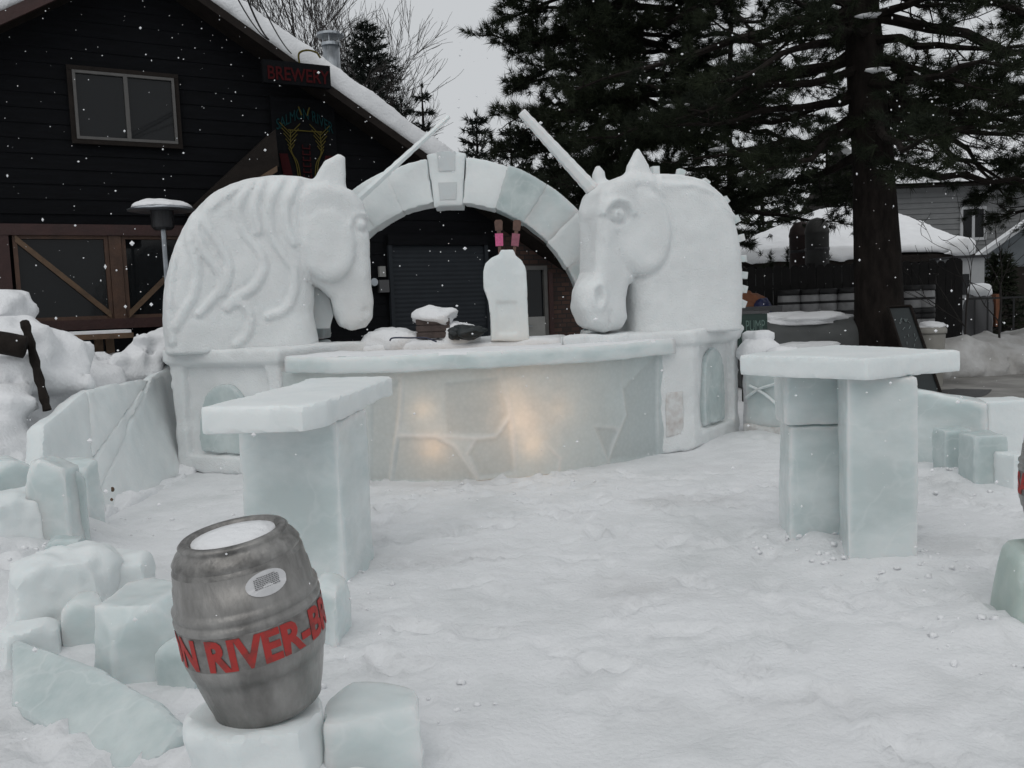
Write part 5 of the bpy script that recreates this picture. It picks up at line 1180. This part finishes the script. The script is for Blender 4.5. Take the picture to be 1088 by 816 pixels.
def pine(label, base_, top_, r0, limbs, seed, tuft=(.19, 20, .013, .55), ntw=12, trunk_h=14., snow=0, group='tall pines over the ice bar', tw_len=1., bare=.0):
    rng = np.random.default_rng(seed); base_ = np.array(base_, float); top_ = np.array(top_, float)
    t = thing('pine_tree', label, 'tree', base_, group)
    zs = np.linspace(0, 1, 40); tr = np.array([base_+(top_-base_)*z_+np.array((.05*math.sin(z_*9), .05*math.cos(z_*7), 0)) for z_ in zs]); rr = r0*(1.0-.75*zs)+.12*r0*np.exp(-zs*25)
    mb = MB(); mb.tube(tr, rr, 22); Vv = mb.v[0]; cen = np.repeat(tr, 22, 0); dd = Vv-cen; mb.v[0] = cen+dd*(1+.10*fbm(Vv*np.array((4, 4, 1.2)), seed)[:, None]+.05*np.abs(vnoise(Vv*np.array((12, 12, 4)), seed))[:, None])
    mb.build('trunk', 'bark', t, True)
    br_ = MB(); TP, TD = [], []; SNL = []; nsn = 0
    for (z0, az, L, droop, up) in limbs:
        f_ = (z0-base_[2])/(top_[2]-base_[2]); p0 = base_+(top_-base_)*f_; n_ = 9; pts = []; a_ = az; p = p0.copy()
        wob = rng.normal(size=2)*.25
        for i in range(n_+1):
            x_ = i/n_; a2 = az+wob[0]*math.sin(x_*4)+.12*rng.normal(); sl2_ = -droop+2*up*x_+.18*rng.normal()*(x_ > .1)
            pts.append(p.copy()); p = p+np.array((math.cos(a2), math.sin(a2), sl2_))*L/n_
        pts = np.array(pts); br_.tube(pts, np.linspace(.045+.012*L, .012, n_+1), 6)
        T_ = np.gradient(pts, axis=0); T_ /= np.linalg.norm(T_, axis=1)[:, None]
        nt_ = int(ntw*L/3)
        for k in range(nt_):
            x_ = .18+.82*(k+rng.random())/nt_; i = min(int(x_*n_), n_-1); fr_ = x_*n_-i; q = pts[i]*(1-fr_)+pts[i+1]*fr_; d0 = T_[i]
            sd_ = rng.choice((-1, 1)); an = sd_*rng.uniform(.4, 1.25); d = np.array((d0[0]*math.cos(an)-d0[1]*math.sin(an), d0[0]*math.sin(an)+d0[1]*math.cos(an), d0[2]*.5+rng.uniform(-.45, .3))); d /= np.linalg.norm(d)
            l_ = tw_len*rng.uniform(.4, 1.0)*(1.25-.7*x_); m_ = 5; tp_ = [q]
            for j in range(m_): d = d+np.array((*(.2*rng.normal(size=2)), .05+.15*rng.normal())); d /= np.linalg.norm(d); tp_.append(tp_[-1]+d*l_/m_)
            tp_ = np.array(tp_); br_.tube(tp_, np.linspace(.013, .005, m_+1), 4, cap=False)
            if rng.random() < bare: continue
            for j in range(2, m_+1):
                for _ in range(2 if j == m_ else 1):
                    TP.append(tp_[j]); TD.append(d*.8+np.array((0, 0, .25)))
                if j >= 3 and rng.random() < .6:
                    off2 = rng.normal(size=3)*.12; TP.append(tp_[j]+off2); TD.append(d+off2*4)
            if snow and nsn < snow and rng.random() < .10:
                SNL.append((tp_[3]+(0, 0, .04), (.16*rng.uniform(.6, 1.4), .10, .035), nsn)); nsn += 1
        for _ in range(4): TP.append(pts[-1]); TD.append(T_[-1]+np.array((0, 0, .2)))
    br_.build('limbs', 'bark', t)
    V, Fn = needles(TP, TD, tuft[0], tuft[1], tuft[2], tuft[3], rng); npobj('crown', V, Fn, 'needle', t)
    for c_, r_, k_ in SNL: MB().blob(c_, r_, k_, .3, 6).build('branch_snow', 'snow', t, True)
    return t
R = random.Random(11); limbs = []
pb = YP(937, 400, 14.0); pb[2] = 0; ptop = pb+np.array((-.55, .4, 14))
for k in range(62):
    z0 = 3.6+k*.125+R.uniform(-.1, .1); az = k*2.399+R.uniform(-.4, .4)
    L = R.uniform(2.4, 4.2)*(1-.03*k*.6) if z0 > 4.2 else R.uniform(2.2, 3.4)
    limbs.append((z0, az, L, R.uniform(.15, .45), R.uniform(0, .22)))
# long limbs reaching left and right in front
for z0, az, L, dr, up in ((4.6, 3.3, 3.4, .35, .05), (5.2, 3.0, 4.4, .3, .05), (5.9, 3.25, 4.6, .25, .02), (4.2, 3.6, 2.8, .42, .05), (5.6, 3.9, 3.6, .3, 0), (4.5, -.4, 3.6, .42, .03), (5.2, -.1, 4.0, .4, .02), (5.0, .5, 3.6, .45, .0), (4.0, -.9, 2.6, .3, .05), (5.8, -.7, 4.4, .42, 0), (6.4, -.3, 4.6, .4, 0), (4.4, .1, 3.0, .4, .0), (6.2, -1.5, 3.4, .3, .0), (5.4, -1.2, 3.0, .25, 0)): limbs.append((z0, az, L, dr, up))
pine('largest pine with thick dark trunk beside the leaning chalkboard', pb, ptop, .37, limbs, 5, tuft=(.19, 34, .010, .75), ntw=15, snow=34, bare=.25)
R = random.Random(23); limbs = []
for k in range(72):
    z0 = 2.9+k*.125+R.uniform(-.1, .1); limbs.append((z0, k*2.399+R.uniform(-.4, .4), R.uniform(2.0, 3.2), R.uniform(.1, .4), R.uniform(.1, .3)))
for k in range(40):
    limbs.append((3.2+k*.15, k*2.1+R.uniform(-.4, .4), R.uniform(.7, 1.5), R.uniform(0, .3), .1))
for k in range(9): limbs.append((4.2+k*.6, 3.1+R.uniform(-.5, .5), R.uniform(2.2, 2.8), R.uniform(.15, .35), .1))
p2 = YP(676, 400, 17.5); p2[2] = 0
pine('dense dark pine rising straight behind the right horse', p2, p2+np.array((.1, .2, 13)), .13, limbs, 6, tuft=(.21, 32, .013, .75), ntw=21, bare=.08)
R = random.Random(29); limbs = []
for k in range(26):
    z0 = 2.4+k*.24; limbs.append((z0, k*2.399+R.uniform(-.4, .4), R.uniform(1.6, 2.8), R.uniform(.1, .4), R.uniform(.05, .25)))
p3 = YP(775, 400, 21.); p3[2] = 0
pine('ragged pine between the right horse and the big pine trunk', p3, p3+np.array((.3, .2, 11)), .11, limbs, 9, tuft=(.19, 28, .0125, .75), ntw=16, bare=.3)
R = random.Random(31); limbs = []
for k in range(24):
    z0 = 2.9+k*.2; limbs.append((z0, k*2.399+R.uniform(-.4, .4), R.uniform(1.4, 2.6), R.uniform(.2, .5), R.uniform(.0, .2)))
p4 = YP(1130, 400, 15.5); p4[2] = 0
pine('pine whose drooping boughs enter at the right edge', p4, p4+np.array((.0, .2, 11)), .25, limbs, 13, tuft=(.18, 32, .0115, .75), ntw=19, bare=.25, snow=8)
def spruce(label, base_, hgt, rad, seed, nwh=22, per=7, tl=.22, w_=.03, m_='needle2', dens=1., sparse=0.):
    rng = np.random.default_rng(seed); base_ = np.array(base_, float); t = thing('spruce_tree', label, 'tree', base_, 'conifers beyond the lodge')
    MB().tube([base_, base_+(0, 0, hgt*.6), base_+(0, 0, hgt)], [hgt*.018, hgt*.011, .012], 8).build('trunk', 'bark', t)
    br_ = MB(); TP, TD = [], []
    for k in range(nwh):
        f_ = .12+.88*(k/nwh)**.9; z0 = hgt*f_
        for j in range(per):
            if rng.random() < sparse: continue
            a_ = 2*math.pi*j/per+k*.9+rng.normal()*.25; L = rad*(1-f_)**.75*rng.uniform(.65, 1.1)+.12
            d = np.array((math.cos(a_), math.sin(a_), -.18+.5*f_)); p = base_+(0, 0, z0); e_ = p+d*L; br_.tube([p, p+d*L*.6, e_+(0, 0, .05*L)], [.022, .015, .006], 4, cap=False)
            n_ = max(3, int(L/.16*dens))
            for i in range(n_):
                x_ = .2+.8*(i+rng.random())/n_; q = p+d*L*x_; sw = (1-x_)*.30*L+.06; lat = np.array((-math.sin(a_), math.cos(a_), 0))*rng.uniform(-1, 1)*sw
                TP.append(q+lat+(0, 0, -.05*rng.random())); TD.append(d*.6+lat*2/(sw+.1)+np.array((0, 0, .1)))
    TP.append(base_+(0, 0, hgt-.1)); TD.append(np.array((0, 0, 2.)))
    br_.build('limbs', 'twig', t); V, Fn = needles(TP, TD, tl, 12, w_, .5, rng); npobj('crown', V, Fn, m_, t); return t
def at(px, yy): p = YP(px, 400, yy); p[2] = 0; return p
def hz_(px, py, yy): return YP(px, py, yy)[2]
spruce('tall dark conifer above the flue pipe on the roof', at(408, 27), hz_(408, 20, 27), 3.1, 1, 28, 9, .26, .032, dens=1.5)
spruce('thin young spruce with bare tip, right of the tall conifer', at(462, 25), hz_(462, 88, 25), 1.25, 2, 15, 6, .2, .03, sparse=.25)
spruce('bushy spruce above the arch top, left of the dark pine', at(517, 26), hz_(517, 118, 26), 2.0, 3, 18, 8, .24, .035)
spruce('small spruce between the bushy spruce and the right horn', at(552, 27), hz_(548, 130, 27), 1.7, 4, 16, 8, .24, .035)
spruce('dark conifer low behind the right half of the arch', at(600, 26), hz_(600, 140, 26), 2.2, 5, 18, 8, .26, .04, 'needle')
spruce('slim young spruce leaning against the snowy roof edge', at(440, 24.5), hz_(440, 104, 24.5), 1.2, 12, 14, 7, .2, .03)
spruce('dark conifer behind the fence left of the tanks', at(812, 30), hz_(812, 150, 30), 2.6, 6, 18, 8, .28, .045, 'needle')
spruce('dark conifer behind the garage roof', at(880, 36), hz_(880, 120, 36), 3.0, 7, 18, 8, .3, .05, 'needle')
spruce('dense hedge-like evergreen by the white shed', at(1062, 22.5), hz_(1062, 268, 22.5), .75, 8, 14, 8, .2, .035, 'needle')
def bare_tree(name, label, base_, hgt, r0, seed, lv=5, spread=.5, kids=(2, 4), m_='twig', minr=.006, group=None):
    rng = np.random.default_rng(seed); base_ = np.array(base_, float); t = thing(name, label, 'tree', base_, group); trunk = MB(); mb = MB()
    def grow(p, d, L, r, l_):
        n_ = 5; pts = [p]
        for i in range(n_): d = d+rng.normal(size=3)*.10+np.array((0, 0, .03)); d = d/np.linalg.norm(d); pts.append(pts[-1]+d*L/n_)
        (trunk if l_ == lv else mb).tube(pts, np.linspace(r, max(r*.6, minr*.7), n_+1), 7 if l_ == lv else 4, cap=False)
        if l_ == 0: return
        for k in range(rng.integers(*kids)+ (2 if l_ == lv else 0)):
            i = rng.integers(2, n_+1); dd = d+spread*rng.normal(size=3)*np.array((1, 1, .5)); dd /= np.linalg.norm(dd); grow(pts[i], dd, L*rng.uniform(.55, .8), max(r*.5, minr), l_-1)
    grow(base_, np.array((0, 0, 1.)), hgt*.42, r0, lv); trunk.build('trunk', m_, t); mb.build('branches', m_, t); return t
bare_tree('bare_tree', 'tall leafless tree with fine upright twigs above the roof', at(368, 25), 13.5, .15, 8, 6, .28, (3, 5), minr=.0065)
bare_tree('bare_tree', 'leafless tree partly hidden behind the tall conifer', at(418, 28), 12.5, .12, 15, 6, .28, (3, 5), minr=.0065)
bare_tree('bare_sapling', 'thin leafless sapling in front of the grey house, left one', at(1024, 15.2), 3.4, .022, 4, 4, .45, (1, 3), 'twig', .005, 'saplings by the roadside')
bare_tree('bare_sapling', 'thin leafless sapling by the right edge, right one', at(1062, 15.6), 3.6, .024, 5, 4, .45, (1, 3), 'twig', .005, 'saplings by the roadside')

# loose crumbs of snow and ice round the feet of the blocks
rg = np.random.default_rng(12); cm = MB()
for cx_, cy_, rr2, n_ in ((2.0, 4.72, .34, 60), (1.75, 5.12, .3, 40), (-1.0, 4.55, .4, 40), (-2.3, 4.9, .7, 70), (-1.6, 3.3, .5, 60), (-.75, 3.2, .5, 25), (3.2, 6.6, .5, 40), (0, 7.35, .9, 40), (2.0, 3.5, .4, 30), (-2.6, 6.3, .5, 30)):
    for _ in range(n_):
        a_ = rg.uniform(0, 6.28); r2 = rr2*(.5+.8*rg.random()); x_, y_ = cx_+r2*math.cos(a_), cy_+r2*math.sin(a_)*.7; q_r = .004+.014*rg.random()**2.5
        z_ = float(gh(np.array([x_]), np.array([y_]))[0]); cm.blob((x_, y_, z_+q_r*.4), (q_r*1.2, q_r, q_r*.8), int(rg.integers(99)), .5, 4)
o = cm.build('snow_crumbs', 'snow', None, True); o['kind'] = 'stuff'; o['label'] = 'loose crumbs of snow lying round the ice blocks'; o['category'] = 'snow'
# ================================================================== FALLING SNOW
rng = np.random.default_rng(3); n = 2600
yy = 1.2+11.0*rng.random(n)**.8; px = rng.uniform(-150, 1240, n); py = rng.uniform(-150, 700, n)
C = np.array([YP(a_, b_, c_) for a_, b_, c_ in zip(px, py, yy)]); keep = C[:, 2] > .15; C = C[keep]; yk = yy[keep]; n = len(C)
r_ = .0016+.0040*rng.random(n)**2.2; r_ *= (.7+.07*yk)
oc = np.array([(1, 0, 0), (-1, 0, 0), (0, 1, 0), (0, -1, 0), (0, 0, 1), (0, 0, -1)], float); of = np.array([(0, 2, 4), (2, 1, 4), (1, 3, 4), (3, 0, 4), (2, 0, 5), (1, 2, 5), (3, 1, 5), (0, 3, 5)])
Vs = (C[:, None, :]+oc[None]*r_[:, None, None]*rng.uniform(.7, 1.4, (n, 1, 3))).reshape(-1, 3); Fs = (of[None]+6*np.arange(n)[:, None, None]).reshape(-1, 3)
o = MB().add(Vs, Fs).build('falling_snow', 'snow'); o['kind'] = 'stuff'; o['label'] = 'snowflakes drifting through the air'; o['category'] = 'snow'
